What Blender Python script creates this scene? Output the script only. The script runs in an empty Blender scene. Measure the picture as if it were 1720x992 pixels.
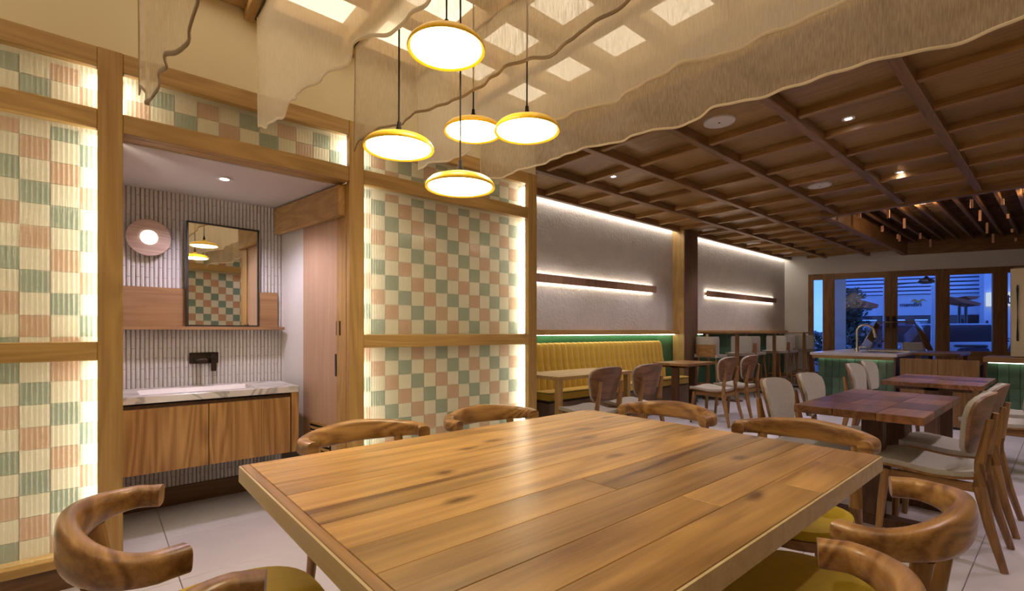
import bpy, bmesh, math, random
from mathutils import Vector, Matrix
random.seed(7)
SC = bpy.context.scene
COL = SC.collection

# ------------------------------------------------------------------ camera
F, U0, V0 = 807.0, 860.0, 557.0            # focal length, horizon in pixels of the 1720x992 frame
YAW = math.atan((1797.0 - U0) / F)
S_, C_ = math.sin(YAW), math.cos(YAW)
H, D = 1.2, 3.026                          # camera height, distance from the timber screen (plane X = 0)
cam = bpy.data.cameras.new('camera')
cam.sensor_width = 36.0
cam.lens = F / 1720.0 * 36.0
cam.shift_y = (V0 - 496.0) / 1720.0
cam.clip_start = 0.02
cam.clip_end = 200
cam_o = bpy.data.objects.new('camera', cam)
cam_o.location = (D, 0, H)
cam_o.rotation_euler = (math.radians(90), 0, YAW)
COL.objects.link(cam_o)
SC.camera = cam_o

# ------------------------------------------------------------------ world, exposure
world = bpy.data.worlds.new('dusk')
SC.world = world
world.use_nodes = True
wn = world.node_tree.nodes
wl_ = world.node_tree.links
bg = wn['Background']
tc = wn.new('ShaderNodeTexCoord')
sx = wn.new('ShaderNodeSeparateXYZ')
rp = wn.new('ShaderNodeValToRGB')
wl_.new(tc.outputs['Generated'], sx.inputs[0])
wl_.new(sx.outputs['Z'], rp.inputs[0])
rp.color_ramp.elements[0].position = 0.0
rp.color_ramp.elements[0].color = (0.075, 0.19, 0.66, 1)
rp.color_ramp.elements[1].position = 0.6
rp.color_ramp.elements[1].color = (0.03, 0.08, 0.36, 1)
wl_.new(rp.outputs[0], bg.inputs[0])
bg.inputs[1].default_value = 4.2
SC.view_settings.view_transform = 'Standard'
SC.view_settings.look = 'None'
SC.view_settings.gamma = 1.0
SC.view_settings.use_curve_mapping = False
SC.view_settings.exposure = 0.0

WARM = (1.0, 0.72, 0.40)
NEUT = (1.0, 0.93, 0.80)
COOL = (1.0, 0.86, 0.93)
L_PEND, L_SKY, L_PANEL, L_COVE, L_BAR = 26.0, 3.0, 18.0, 22.0, 18.0
P_SPOT = 54.0

# ------------------------------------------------------------------ pixel helpers (photo pixel -> ray -> known plane)
def ray(u, v):
    p = (u - U0) / F
    return (-S_ + C_ * p, C_ + S_ * p, (V0 - v) / F)
def onz(u, v, z):
    r = ray(u, v); t = (z - H) / r[2]
    return (D + t * r[0], t * r[1], z)
def onx(u, v, X):
    r = ray(u, v); t = (X - D) / r[0]
    return (X, t * r[1], H + t * r[2])
def ony(u, v, Y):
    r = ray(u, v); t = Y / r[1]
    return (D + t * r[0], Y, H + t * r[2])
FP = (-1.35, 12.23)                         # corner of plaster wall and oblique facade
FTH = math.atan(0.45)
FE = (math.cos(FTH), math.sin(FTH))
FN = (-FE[1], FE[0])
def far(u, v, dy=0.0):                      # -> (s along facade, z) on a plane dy beyond the facade
    r = ray(u, v)
    t = (dy + (FP[0] - D) * FN[0] + FP[1] * FN[1]) / (r[0] * FN[0] + r[1] * FN[1])
    x, y = D + t * r[0] - FP[0], t * r[1] - FP[1]
    return (x * FE[0] + y * FE[1], H + t * r[2])

# ------------------------------------------------------------------ object helpers
ORG = {}
def frame_loc(o, fr):
    if fr == 'far':
        x, y, z = o
        return (FP[0] + x * FE[0] + y * FN[0], FP[1] + x * FE[1] + y * FN[1], z), FTH
    return tuple(o), 0.0
def tag(o, label=None, cat=None, group=None, kind=None):
    if label: o['label'] = label
    if cat: o['category'] = cat
    if group: o['group'] = group
    if kind: o['kind'] = kind
    return o
def thing(name, label, cat, loc=(0, 0, 0), group=None, fr=None, kind=None):
    o = bpy.data.objects.new(name, None)
    COL.objects.link(o)
    o.empty_display_size = 0.1
    l, rz = frame_loc(loc, fr)
    o.location = l
    o.rotation_euler = (0, 0, rz)
    ORG[o.name] = Vector(loc)
    return tag(o, label, cat, group, kind)
def build(name, bm, mat, parent=None, origin=None, smooth=False, fr=None):
    bmesh.ops.recalc_face_normals(bm, faces=bm.faces)
    if origin is None:
        xs = [v.co.x for v in bm.verts]; ys = [v.co.y for v in bm.verts]; zs = [v.co.z for v in bm.verts]
        origin = Vector(((min(xs) + max(xs)) / 2, (min(ys) + max(ys)) / 2, (min(zs) + max(zs)) / 2))
    origin = Vector(origin)
    for v in bm.verts: v.co -= origin
    if smooth:
        for f in bm.faces: f.smooth = True
    me = bpy.data.meshes.new(name)
    bm.to_mesh(me); bm.free()
    if smooth:
        try: me.set_sharp_from_angle(angle=math.radians(40))
        except Exception: pass
    me.materials.append(mat)
    return link(name, me, parent, origin, fr)
def link(name, me, parent=None, origin=(0, 0, 0), fr=None):
    o = bpy.data.objects.new(name, me)
    COL.objects.link(o)
    origin = Vector(origin)
    ORG[o.name] = origin
    if parent is not None:
        o.parent = parent
        o.location = origin - ORG[parent.name]
    else:
        l, rz = frame_loc(origin, fr)
        o.location = l; o.rotation_euler = (0, 0, rz)
    return o
def copy_tree(o, parent=None):
    c = o.copy(); COL.objects.link(c); c.parent = parent
    for ch in list(o.children): copy_tree(ch, c)
    return c
def place(o, loc, rz=0.0):
    o.location = loc; o.rotation_euler = (0, 0, rz)
    return o

def bxo(bm, x0, x1, y0, y1, z0, z1, bev=0.0):
    vs = [bm.verts.new((x, y, z)) for z in (z0, z1) for y in (y0, y1) for x in (x0, x1)]
    fs = []
    for q in ((0, 2, 3, 1), (4, 5, 7, 6), (0, 1, 5, 4), (2, 6, 7, 3), (0, 4, 6, 2), (1, 3, 7, 5)):
        fs.append(bm.faces.new([vs[i] for i in q]))
    if bev > 0:
        es = list({e for f in fs for e in f.edges})
        bmesh.ops.bevel(bm, geom=es, offset=bev, segments=1, profile=0.5, affect='EDGES')
def box(name, x0, x1, y0, y1, z0, z1, mat, parent=None, bev=0.0, fr=None):
    bm = bmesh.new()
    bxo(bm, min(x0, x1), max(x0, x1), min(y0, y1), max(y0, y1), min(z0, z1), max(z0, z1), bev)
    return build(name, bm, mat, parent, fr=fr)
def tube(bm, pts, rad, n=10, caps=True, sq=1.0):
    def pw_(c): return math.copysign(abs(c) ** sq, c)
    pts = [Vector(p) for p in pts]
    if not isinstance(rad, (list, tuple)): rad = [rad] * len(pts)
    rings = []
    up = Vector((0, 0, 1))
    for i, p in enumerate(pts):
        d = (pts[min(i + 1, len(pts) - 1)] - pts[max(i - 1, 0)]).normalized()
        a = d.cross(up)
        if a.length < 1e-3: a = d.cross(Vector((0, 1, 0)))
        a.normalize(); b = a.cross(d).normalized()
        r = rad[i]
        ra, rb = r if isinstance(r, (list, tuple)) else (r, r)
        rings.append([bm.verts.new(p + a * ra * pw_(math.cos(2 * math.pi * k / n)) + b * rb * pw_(math.sin(2 * math.pi * k / n))) for k in range(n)])
    for i in range(len(rings) - 1):
        for k in range(n):
            bm.faces.new((rings[i][k], rings[i][(k + 1) % n], rings[i + 1][(k + 1) % n], rings[i + 1][k]))
    if caps:
        bm.faces.new(rings[0]); bm.faces.new(rings[-1])
def tub(name, pts, rad, mat, parent=None, n=10, smooth=True, fr=None, sq=1.0):
    bm = bmesh.new(); tube(bm, pts, rad, n, True, sq)
    return build(name, bm, mat, parent, smooth=smooth, fr=fr)
def lathe(bm, prof, c=(0, 0, 0), n=32, axis='z', cap=True):
    rings = []
    for r, z in prof:
        ring = []
        for k in range(n):
            a = 2 * math.pi * k / n
            p = (r * math.cos(a), r * math.sin(a), z)
            if axis == 'x': p = (p[2], p[0], p[1])
            if axis == 'y': p = (p[0], p[2], p[1])
            ring.append(bm.verts.new((p[0] + c[0], p[1] + c[1], p[2] + c[2])))
        rings.append(ring)
    for i in range(len(rings) - 1):
        for k in range(n):
            bm.faces.new((rings[i][k], rings[i][(k + 1) % n], rings[i + 1][(k + 1) % n], rings[i + 1][k]))
    if cap:
        bm.faces.new(rings[0]); bm.faces.new(rings[-1])
def lat(name, prof, c, mat, parent=None, n=32, axis='z', smooth=True, fr=None, cap=True):
    bm = bmesh.new(); lathe(bm, prof, c, n, axis, cap)
    return build(name, bm, mat, parent, smooth=smooth, fr=fr)
def prism(bm, poly, a0, a1, axis='y'):
    def P(p, a):
        return {'y': (p[0], a, p[1]), 'x': (a, p[0], p[1]), 'z': (p[0], p[1], a)}[axis]
    A = [bm.verts.new(P(p, a0)) for p in poly]; B = [bm.verts.new(P(p, a1)) for p in poly]
    n = len(poly)
    bm.faces.new(A); bm.faces.new(B)
    for i in range(n): bm.faces.new((A[i], A[(i + 1) % n], B[(i + 1) % n], B[i]))
def slab(bm, fn, nu, nv, th):
    """closed curved slab: fn(u,v)->(point, normal), u in -1..1, v in 0..1"""
    def grid(s):
        out = []
        for j in range(nv + 1):
            row = []
            for i in range(nu + 1):
                p, nrm = fn(-1 + 2 * i / nu, j / nv)
                row.append(bm.verts.new(Vector(p) + Vector(nrm) * s))
            out.append(row)
        return out
    A, B = grid(th / 2), grid(-th / 2)
    for j in range(nv):
        for i in range(nu):
            bm.faces.new((A[j][i], A[j][i + 1], A[j + 1][i + 1], A[j + 1][i]))
            bm.faces.new((B[j][i], B[j + 1][i], B[j + 1][i + 1], B[j][i + 1]))
    for j in range(nv):
        bm.faces.new((A[j][0], A[j + 1][0], B[j + 1][0], B[j][0]))
        bm.faces.new((A[j][nu], B[j][nu], B[j + 1][nu], A[j + 1][nu]))
    for i in range(nu):
        bm.faces.new((A[0][i], B[0][i], B[0][i + 1], A[0][i + 1]))
        bm.faces.new((A[nv][i], A[nv][i + 1], B[nv][i + 1], B[nv][i]))

# ------------------------------------------------------------------ materials
def nmat(name):
    m = bpy.data.materials.new(name); m.use_nodes = True
    nt = m.node_tree
    return m, nt, nt.nodes, nt.links, nt.nodes['Principled BSDF']
def flat(name, col, rough=0.5, metal=0.0, noise=0.0, nscale=8.0, bump=0.0, bscale=60.0, spec=0.5, sheen=0.0, vary=0.0):
    m, nt, N, L, b = nmat(name)
    b.inputs['Base Color'].default_value = (*col, 1)
    b.inputs['Roughness'].default_value = rough
    b.inputs['Metallic'].default_value = metal
    b.inputs['Specular IOR Level'].default_value = spec
    if sheen: b.inputs['Sheen Weight'].default_value = sheen
    if noise or bump:
        t = N.new('ShaderNodeTexCoord')
    if noise:
        nz = N.new('ShaderNodeTexNoise'); nz.inputs['Scale'].default_value = nscale; nz.inputs['Detail'].default_value = 6
        r = N.new('ShaderNodeValToRGB')
        r.color_ramp.elements[0].position = .3; r.color_ramp.elements[1].position = .7
        r.color_ramp.elements[0].color = (*[c * (1 - noise) for c in col], 1)
        r.color_ramp.elements[1].color = (*[min(1, c * (1 + noise)) for c in col], 1)
        L.new(t.outputs['Object'], nz.inputs['Vector']); L.new(nz.outputs['Fac'], r.inputs[0]); L.new(r.outputs[0], b.inputs['Base Color'])
    if vary:
        src = b.inputs['Base Color'].links[0].from_socket
        oi = N.new('ShaderNodeObjectInfo'); hs = N.new('ShaderNodeHueSaturation'); vr = N.new('ShaderNodeMapRange')
        vr.inputs['To Min'].default_value = 1 - vary; vr.inputs['To Max'].default_value = 1 + vary
        L.new(oi.outputs['Random'], vr.inputs['Value']); L.new(vr.outputs[0], hs.inputs['Value']); L.new(src, hs.inputs['Color']); L.new(hs.outputs[0], b.inputs['Base Color'])
    if bump:
        n2 = N.new('ShaderNodeTexNoise'); n2.inputs['Scale'].default_value = bscale; n2.inputs['Detail'].default_value = 5
        bp = N.new('ShaderNodeBump'); bp.inputs['Strength'].default_value = bump; bp.inputs['Distance'].default_value = 0.01
        L.new(t.outputs['Object'], n2.inputs['Vector']); L.new(n2.outputs['Fac'], bp.inputs['Height']); L.new(bp.outputs[0], b.inputs['Normal'])
    return m
def emit(name, col, s):
    m = bpy.data.materials.new(name); m.use_nodes = True
    N = m.node_tree.nodes; N.clear()
    e = N.new('ShaderNodeEmission'); o = N.new('ShaderNodeOutputMaterial')
    e.inputs[0].default_value = (*col, 1); e.inputs[1].default_value = s
    m.node_tree.links.new(e.outputs[0], o.inputs[0])
    return m
def wood(name, dark, light, axis='Y', scale=1.0, rough=0.45, ring=14.0, vary=0.16, contrast=1.0, knots=False, bump=0.15, fine=0.9, coarse=0.6, sine=0.13, ff=70.0):
    m, nt, N, L, b = nmat(name)
    t = N.new('ShaderNodeTexCoord'); oi = N.new('ShaderNodeObjectInfo')
    ml = N.new('ShaderNodeMath'); ml.operation = 'MULTIPLY'; ml.inputs[1].default_value = 31.7
    L.new(oi.outputs['Random'], ml.inputs[0])
    ad = N.new('ShaderNodeVectorMath'); ad.operation = 'ADD'
    L.new(t.outputs['Object'], ad.inputs[0]); L.new(ml.outputs[0], ad.inputs[1])
    def mapped(lo, hi):
        mp = N.new('ShaderNodeMapping')
        sc = [hi * scale] * 3; sc['XYZ'.index(axis)] = lo * scale
        mp.inputs['Scale'].default_value = sc
        L.new(ad.outputs[0], mp.inputs['Vector'])
        return mp
    m1 = mapped(0.55, 5.5)
    n1 = N.new('ShaderNodeTexNoise'); n1.inputs['Scale'].default_value = 1.0; n1.inputs['Detail'].default_value = 1.5; n1.inputs['Distortion'].default_value = .5
    L.new(m1.outputs[0], n1.inputs['Vector'])
    mr = N.new('ShaderNodeMath'); mr.operation = 'MULTIPLY'; mr.inputs[1].default_value = ring * 6.283
    L.new(n1.outputs['Fac'], mr.inputs[0])
    sn = N.new('ShaderNodeMath'); sn.operation = 'SINE'; L.new(mr.outputs[0], sn.inputs[0])
    m2 = mapped(1.6, ff)
    n2 = N.new('ShaderNodeTexNoise'); n2.inputs['Scale'].default_value = 1.0; n2.inputs['Detail'].default_value = 6; n2.inputs['Roughness'].default_value = .65
    L.new(m2.outputs[0], n2.inputs['Vector'])
    m3 = mapped(0.8, 2.6)
    n3 = N.new('ShaderNodeTexNoise'); n3.inputs['Scale'].default_value = 1.0; n3.inputs['Detail'].default_value = 3
    L.new(m3.outputs[0], n3.inputs['Vector'])
    # 0.5 + .16*sin + .9*(fine-.5) + .7*(coarse-.5)
    def madd(x, k, base):
        q = N.new('ShaderNodeMath'); q.operation = 'MULTIPLY_ADD'
        L.new(x, q.inputs[0]); q.inputs[1].default_value = k
        if isinstance(base, float): q.inputs[2].default_value = base
        else: L.new(base, q.inputs[2])
        return q.outputs[0]
    v = madd(sn.outputs[0], sine * contrast, 0.5 - 0.5 * fine * contrast - 0.5 * coarse * contrast)
    v = madd(n2.outputs['Fac'], fine * contrast, v)
    v = madd(n3.outputs['Fac'], coarse * contrast, v)
    r = N.new('ShaderNodeValToRGB')
    r.color_ramp.elements[0].position = .15; r.color_ramp.elements[0].color = (*dark, 1)
    r.color_ramp.elements[1].position = .85; r.color_ramp.elements[1].color = (*light, 1)
    L.new(v, r.inputs[0])
    col = r.outputs[0]
    if knots:
        mk = mapped(1.5, 3.2)
        vo = N.new('ShaderNodeTexVoronoi'); vo.voronoi_dimensions = '2D'; vo.inputs['Scale'].default_value = 1.0
        nd = N.new('ShaderNodeTexNoise'); nd.inputs['Scale'].default_value = 5.0; L.new(mk.outputs[0], nd.inputs['Vector'])
        mxv = N.new('ShaderNodeMix'); mxv.data_type = 'VECTOR'; mxv.inputs['Factor'].default_value = .10
        L.new(mk.outputs[0], mxv.inputs[4]); L.new(nd.outputs['Color'], mxv.inputs[5])
        L.new(mxv.outputs[1], vo.inputs['Vector'])
        kr = N.new('ShaderNodeValToRGB')
        kr.color_ramp.elements[0].position = .02; kr.color_ramp.elements[0].color = (.16, .07, .025, 1)
        kr.color_ramp.elements[1].position = .085; kr.color_ramp.elements[1].color = (1, 1, 1, 1)
        L.new(vo.outputs['Distance'], kr.inputs[0])
        mx0 = N.new('ShaderNodeMix'); mx0.data_type = 'RGBA'; mx0.blend_type = 'MULTIPLY'; mx0.inputs['Factor'].default_value = .8
        L.new(col, mx0.inputs[6]); L.new(kr.outputs[0], mx0.inputs[7]); col = mx0.outputs[2]
        m4 = mapped(.55, 17.0)
        n4 = N.new('ShaderNodeTexNoise'); n4.inputs['Scale'].default_value = 1.0; n4.inputs['Detail'].default_value = 4; n4.inputs['Distortion'].default_value = .6
        L.new(m4.outputs[0], n4.inputs['Vector'])
        r4 = N.new('ShaderNodeValToRGB')
        r4.color_ramp.elements[0].position = .60; r4.color_ramp.elements[0].color = (1, 1, 1, 1)
        r4.color_ramp.elements[1].position = .70; r4.color_ramp.elements[1].color = (.34, .20, .10, 1)
        L.new(n4.outputs['Fac'], r4.inputs[0])
        mx1 = N.new('ShaderNodeMix'); mx1.data_type = 'RGBA'; mx1.blend_type = 'MULTIPLY'; mx1.inputs['Factor'].default_value = .85
        L.new(col, mx1.inputs[6]); L.new(r4.outputs[0], mx1.inputs[7]); col = mx1.outputs[2]
    hs = N.new('ShaderNodeHueSaturation')
    vr = N.new('ShaderNodeMapRange'); vr.inputs['To Min'].default_value = 1 - vary; vr.inputs['To Max'].default_value = 1 + vary
    L.new(oi.outputs['Random'], vr.inputs['Value']); L.new(vr.outputs[0], hs.inputs['Value'])
    L.new(col, hs.inputs['Color']); L.new(hs.outputs[0], b.inputs['Base Color'])
    b.inputs['Roughness'].default_value = rough
    if bump:
        bp = N.new('ShaderNodeBump'); bp.inputs['Strength'].default_value = bump; bp.inputs['Distance'].default_value = 0.004
        L.new(n2.outputs['Fac'], bp.inputs['Height']); L.new(bp.outputs[0], b.inputs['Normal'])
    return m
OAKD, OAKL = (.27, .148, .042), (.53, .340, .118)
M = {}
for a in 'XYZ':
    M['oak' + a] = wood('oak_' + a, OAKD, OAKL, a, rough=.5, ring=9, vary=.1, contrast=.8)
    M['walnut' + a] = wood('ceiling_wood_' + a, (.12, .058, .018), (.29, .155, .052), a, rough=.42, ring=10, vary=.14)
    M['teak' + a] = wood('teak_' + a, (.155, .070, .022), (.36, .190, .066), a, rough=.33, ring=10, vary=.12)
M['ceilcross'] = wood('ceiling_cross_board', (.20, .10, .03), (.42, .23, .08), 'X', rough=.42, ring=8, vary=.12)
M['ceilpanel'] = wood('ceiling_veneer', (.15, .080, .023), (.38, .225, .076), 'X', scale=.9, rough=.4, ring=16, vary=.18, contrast=.8)
M['table'] = wood('table_teak', (.12, .052, .013), (.50, .285, .092), 'Y', scale=1.0, rough=.30, ring=6, vary=.30, knots=True, contrast=1.2, fine=.7, coarse=1.0, sine=.07, ff=36.0)
M['tedge'] = wood('table_edge', (.40, .29, .15), (.56, .43, .24), 'X', rough=.45, ring=6, vary=.05)
M['shellwood'] = wood('chair_shell_walnut', (.10, .045, .018), (.27, .135, .058), 'X', rough=.4, ring=8, vary=.15, contrast=1.2)
M['railwood'] = wood('armchair_rail_teak', (.14, .058, .016), (.42, .225, .078), 'X', rough=.3, ring=10, vary=.12, contrast=1.3, fine=.8, coarse=.8, sine=.16)
M['recl'] = wood('reclaimed_wood', (.075, .028, .012), (.24, .105, .045), 'Y', rough=.3, ring=8, vary=.55, contrast=1.1)
M['darkwood'] = wood('dark_wood', (.045, .018, .008), (.12, .050, .020), 'Z', rough=.5)
M['kick'] = wood('skirting_wood', (.10, .045, .016), (.20, .095, .035), 'Y', rough=.5)
M['doorwood'] = wood('door_veneer', (.40, .255, .155), (.56, .38, .245), 'Z', rough=.5, ring=5, vary=.04, contrast=.6)
M['doorbar'] = wood('wall_bar_veneer', (.20, .11, .06), (.36, .21, .125), 'Z', rough=.5, ring=5, vary=.05)
M['colshaded'] = wood('column_shaded_veneer', (.085, .045, .024), (.18, .10, .056), 'Z', rough=.5, ring=5, vary=.05)
M['vanity'] = wood('vanity_veneer', (.22, .10, .030), (.48, .265, .095), 'Z', scale=.9, rough=.45, ring=14, vary=.06, contrast=1.0, sine=.2)
M['shelfwood'] = wood('shelf_oak', (.19, .095, .040), (.36, .20, .090), 'Y', rough=.5, ring=8, vary=.05)
M['cream'] = flat('cream_wall_paint', (.66, .58, .40), .85, noise=.03, nscale=2, bump=.05, bscale=40)
M['white'] = flat('white_paint', (.70, .68, .64), .8, bump=.04, bscale=50)
M['plaster'] = flat('rough_plaster', (.56, .52, .49), .9, noise=.05, nscale=6, bump=1.0, bscale=34)
M['ceilwhite'] = flat('alcove_ceiling_paint', (.60, .56, .55), .8)
M['dark'] = flat('dark_ceiling', (.02, .012, .008), .8)
M['floor'] = flat('floor_porcelain', (.60, .56, .615), .30, noise=.05, nscale=3.5)
M['grout'] = flat('grout', (.30, .28, .27), .9)
M['kitkat'] = flat('glazed_finger_tile', (.62, .59, .58), .15)
M['gtile'] = flat('green_glazed_tile', (.055, .105, .066), .2, noise=.3, nscale=5, vary=.4)
M['gflute'] = flat('green_fluted_tile', (.04, .13, .065), .3)
M['yvelvet'] = flat('yellow_bench_velvet', (.58, .37, .020), .75, noise=.06, nscale=20, sheen=.3)
M['yseat'] = flat('yellow_seat_fabric', (.50, .34, .008), .7, noise=.05, nscale=30, bump=.1, bscale=300)
M['linenpad'] = flat('oatmeal_upholstery', (.40, .365, .31), .9, noise=.06, nscale=60, bump=.15, bscale=300)
M['black'] = flat('black_metal', (.015, .013, .012), .4)
M['bronze'] = flat('dark_bronze', (.045, .032, .026), .35, metal=.8)
M['chrome'] = flat('brushed_steel', (.62, .60, .58), .25, metal=1.0)
M['yenamel'] = flat('yellow_enamel', (.85, .52, .008), .35)
M['cable'] = flat('black_cable', (.012, .009, .009), .7, spec=.2)
M['quartz'] = flat('grey_quartz', (.50, .46, .46), .18, noise=.06, nscale=18)
M['stainless'] = flat('stainless_steel', (.50, .47, .43), .33, metal=1.0, noise=.08, nscale=3)
M['speaker'] = flat('speaker_grille', (.62, .58, .56), .7)
M['plastic'] = flat('white_plastic', (.75, .72, .72), .4)
M['piping'] = flat('dark_piping', (.05, .035, .01), .8)
M['benchbase'] = flat('bench_base_panel', (.20, .13, .085), .6, noise=.1)
M['shell'] = M['teakZ']
def mirror_mat():
    m, nt, N, L, b = nmat('mirror_silver')
    b.inputs['Base Color'].default_value = (.88, .88, .86, 1); b.inputs['Metallic'].default_value = 1; b.inputs['Roughness'].default_value = .015
    return m
M['mirror'] = mirror_mat()
def marble():
    m, nt, N, L, b = nmat('white_marble')
    t = N.new('ShaderNodeTexCoord'); nz = N.new('ShaderNodeTexNoise')
    mp = N.new('ShaderNodeMapping'); mp.inputs['Rotation'].default_value = (.4, .5, .7)
    nz.inputs['Scale'].default_value = 2.0; nz.inputs['Detail'].default_value = 7; nz.inputs['Distortion'].default_value = 1.2
    L.new(t.outputs['Object'], mp.inputs[0]); L.new(mp.outputs[0], nz.inputs['Vector'])
    r = N.new('ShaderNodeValToRGB'); e = r.color_ramp.elements
    e[0].position = .475; e[0].color = (.66, .62, .62, 1); e[1].position = .525; e[1].color = (.66, .62, .62, 1)
    k = r.color_ramp.elements.new(.5); k.color = (.36, .34, .34, 1)
    L.new(nz.outputs['Fac'], r.inputs[0]); L.new(r.outputs[0], b.inputs['Base Color']); b.inputs['Roughness'].default_value = .2
    return m
M['marble'] = marble()
def sheer(name, col, dens, slub):
    m = bpy.data.materials.new(name); m.use_nodes = True
    nt = m.node_tree; N = nt.nodes; L = nt.links; N.clear()
    out = N.new('ShaderNodeOutputMaterial'); mix = N.new('ShaderNodeMixShader'); tr = N.new('ShaderNodeBsdfTransparent')
    df = N.new('ShaderNodeBsdfDiffuse'); tl = N.new('ShaderNodeBsdfTranslucent'); m2 = N.new('ShaderNodeMixShader')
    df.inputs[0].default_value = (*col, 1); tl.inputs[0].default_value = (*col, 1); m2.inputs[0].default_value = .5
    L.new(df.outputs[0], m2.inputs[1]); L.new(tl.outputs[0], m2.inputs[2])
    t = N.new('ShaderNodeTexCoord'); mp = N.new('ShaderNodeMapping'); mp.inputs['Scale'].default_value = (220, 220, 22)
    nz = N.new('ShaderNodeTexNoise'); nz.inputs['Scale'].default_value = 1.0; nz.inputs['Detail'].default_value = 4
    L.new(t.outputs['Object'], mp.inputs[0]); L.new(mp.outputs[0], nz.inputs['Vector'])
    r = N.new('ShaderNodeMapRange'); r.inputs['From Min'].default_value = .3; r.inputs['From Max'].default_value = .7
    r.inputs['To Min'].default_value = dens - slub; r.inputs['To Max'].default_value = dens + slub
    L.new(nz.outputs['Fac'], r.inputs['Value']); L.new(r.outputs[0], mix.inputs[0])
    tr.inputs[0].default_value = (1, 1, 1, 1)
    L.new(tr.outputs[0], mix.inputs[1]); L.new(m2.outputs[0], mix.inputs[2]); L.new(mix.outputs[0], out.inputs[0])
    return m
M['sheerwhite'] = sheer('sheer_white_voile', (.86, .80, .68), .62, .06)
M['sheerlinen'] = sheer('sheer_brown_linen', (.62, .53, .40), .60, .17)
M['hemlinen'] = flat('linen_hem', (.26, .19, .115), .9)
M['hemwhite'] = flat('voile_hem', (.68, .60, .47), .9)
def fluted():
    m = bpy.data.materials.new('fluted_glass'); m.use_nodes = True
    nt = m.node_tree; N = nt.nodes; L = nt.links; N.clear()
    out = N.new('ShaderNodeOutputMaterial')
    tr = N.new('ShaderNodeBsdfTransparent'); tr.inputs[0].default_value = (.97, .97, .93, 1)
    tl = N.new('ShaderNodeBsdfTranslucent'); tl.inputs[0].default_value = (.95, .93, .85, 1)
    df = N.new('ShaderNodeBsdfDiffuse'); df.inputs[0].default_value = (.80, .76, .62, 1)
    gl = N.new('ShaderNodeBsdfGlossy'); gl.inputs['Roughness'].default_value = .12
    a = N.new('ShaderNodeMixShader'); a.inputs[0].default_value = .26
    b = N.new('ShaderNodeMixShader'); b.inputs[0].default_value = .35
    c = N.new('ShaderNodeMixShader'); c.inputs[0].default_value = .045
    L.new(tl.outputs[0], b.inputs[1]); L.new(df.outputs[0], b.inputs[2])
    L.new(tr.outputs[0], a.inputs[1]); L.new(b.outputs[0], a.inputs[2])
    L.new(a.outputs[0], c.inputs[1]); L.new(gl.outputs[0], c.inputs[2]); L.new(c.outputs[0], out.inputs[0])
    return m
M['fluted'] = fluted()
def clear_glass(name, gloss, tint):
    m = bpy.data.materials.new(name); m.use_nodes = True
    nt = m.node_tree; N = nt.nodes; L = nt.links; N.clear()
    out = N.new('ShaderNodeOutputMaterial'); tr = N.new('ShaderNodeBsdfTransparent'); gl = N.new('ShaderNodeBsdfGlossy')
    tr.inputs[0].default_value = (*tint, 1); gl.inputs['Roughness'].default_value = .01
    lw = N.new('ShaderNodeFresnel'); lw.inputs[0].default_value = 1.5
    mx = N.new('ShaderNodeMixShader'); mu = N.new('ShaderNodeMath'); mu.operation = 'MULTIPLY'; mu.inputs[1].default_value = gloss
    L.new(lw.outputs[0], mu.inputs[0]); L.new(mu.outputs[0], mx.inputs[0])
    L.new(tr.outputs[0], mx.inputs[1]); L.new(gl.outputs[0], mx.inputs[2]); L.new(mx.outputs[0], out.inputs[0])
    return m
M['glass'] = clear_glass('window_glass', 1.6, (.93, .95, .97))
M['tcream'] = flat('cream_tile', (.66, .63, .52), .4, noise=.03)
M['tpink'] = flat('terracotta_pink_tile', (.47, .27, .175), .4, noise=.05)
M['tgreen'] = flat('sage_green_tile', (.17, .25, .205), .4, noise=.06)
M['tback'] = flat('tile_grout', (.60, .57, .48), .8)
E_ = dict(pend=emit('pendant_light', (1.0, .86, .58), L_PEND), sky=emit('skylight_glow', (1.0, .83, .58), L_SKY), panel=emit('panel_led', (1.0, .92, .74), L_PANEL),
          cove=emit('cove_led', (1.0, .92, .80), L_COVE), bar=emit('bar_led', (1.0, .90, .74), L_BAR), dl=emit('downlight_lens', (1.0, .93, .98), 40.0),
          sconce=emit('sconce_lens', (1.0, .86, .78), 7.0), ctr=emit('counter_led', (.86, 1.0, .80), 7.0), ledge=emit('ledge_led', (1.0, 1.0, .70), 26.0))

# ================================================================== SETTING
WX = -1.35                                   # plaster wall
RX = 3.65                                    # opposite wall
ZC = 2.87                                    # underside of ceiling beams
YC = 2.93                                    # where the coffered ceiling starts
BX = -1.03                                   # back wall of the washing alcove
ALZ = 2.165
def wall_y(X): return FP[1] + 0.45 * (X - FP[0])

fl = thing('floor', None, None, (0, 0, 0), kind='structure')
bm = bmesh.new(); bxo(bm, -1.5, 3.8, -1.7, 15.2, -.12, -.012)
build('screed', bm, M['grout'], fl)
tile_me = {}
ys = [0.30 + 1.2 * k for k in range(-2, 12)]
for i in range(-3, 6):
    for y0 in ys:
        x0 = -.40 + .62 * i + .002; x1 = x0 + .616
        x0 = max(x0, -1.45); x1 = min(x1, 3.7)
        if x1 - x0 < .05: continue
        key = round(x1 - x0, 3)
        if key not in tile_me:
            bm = bmesh.new(); bxo(bm, x0, x1, y0 + .002, y0 + 1.198, -.012, 0, .0015)
            o = build('floor_tile', bm, M['floor'], fl); tile_me[key] = o.data
        else:
            link('floor_tile', tile_me[key], fl, ((x0 + x1) / 2, y0 + .6, -.006))

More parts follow.
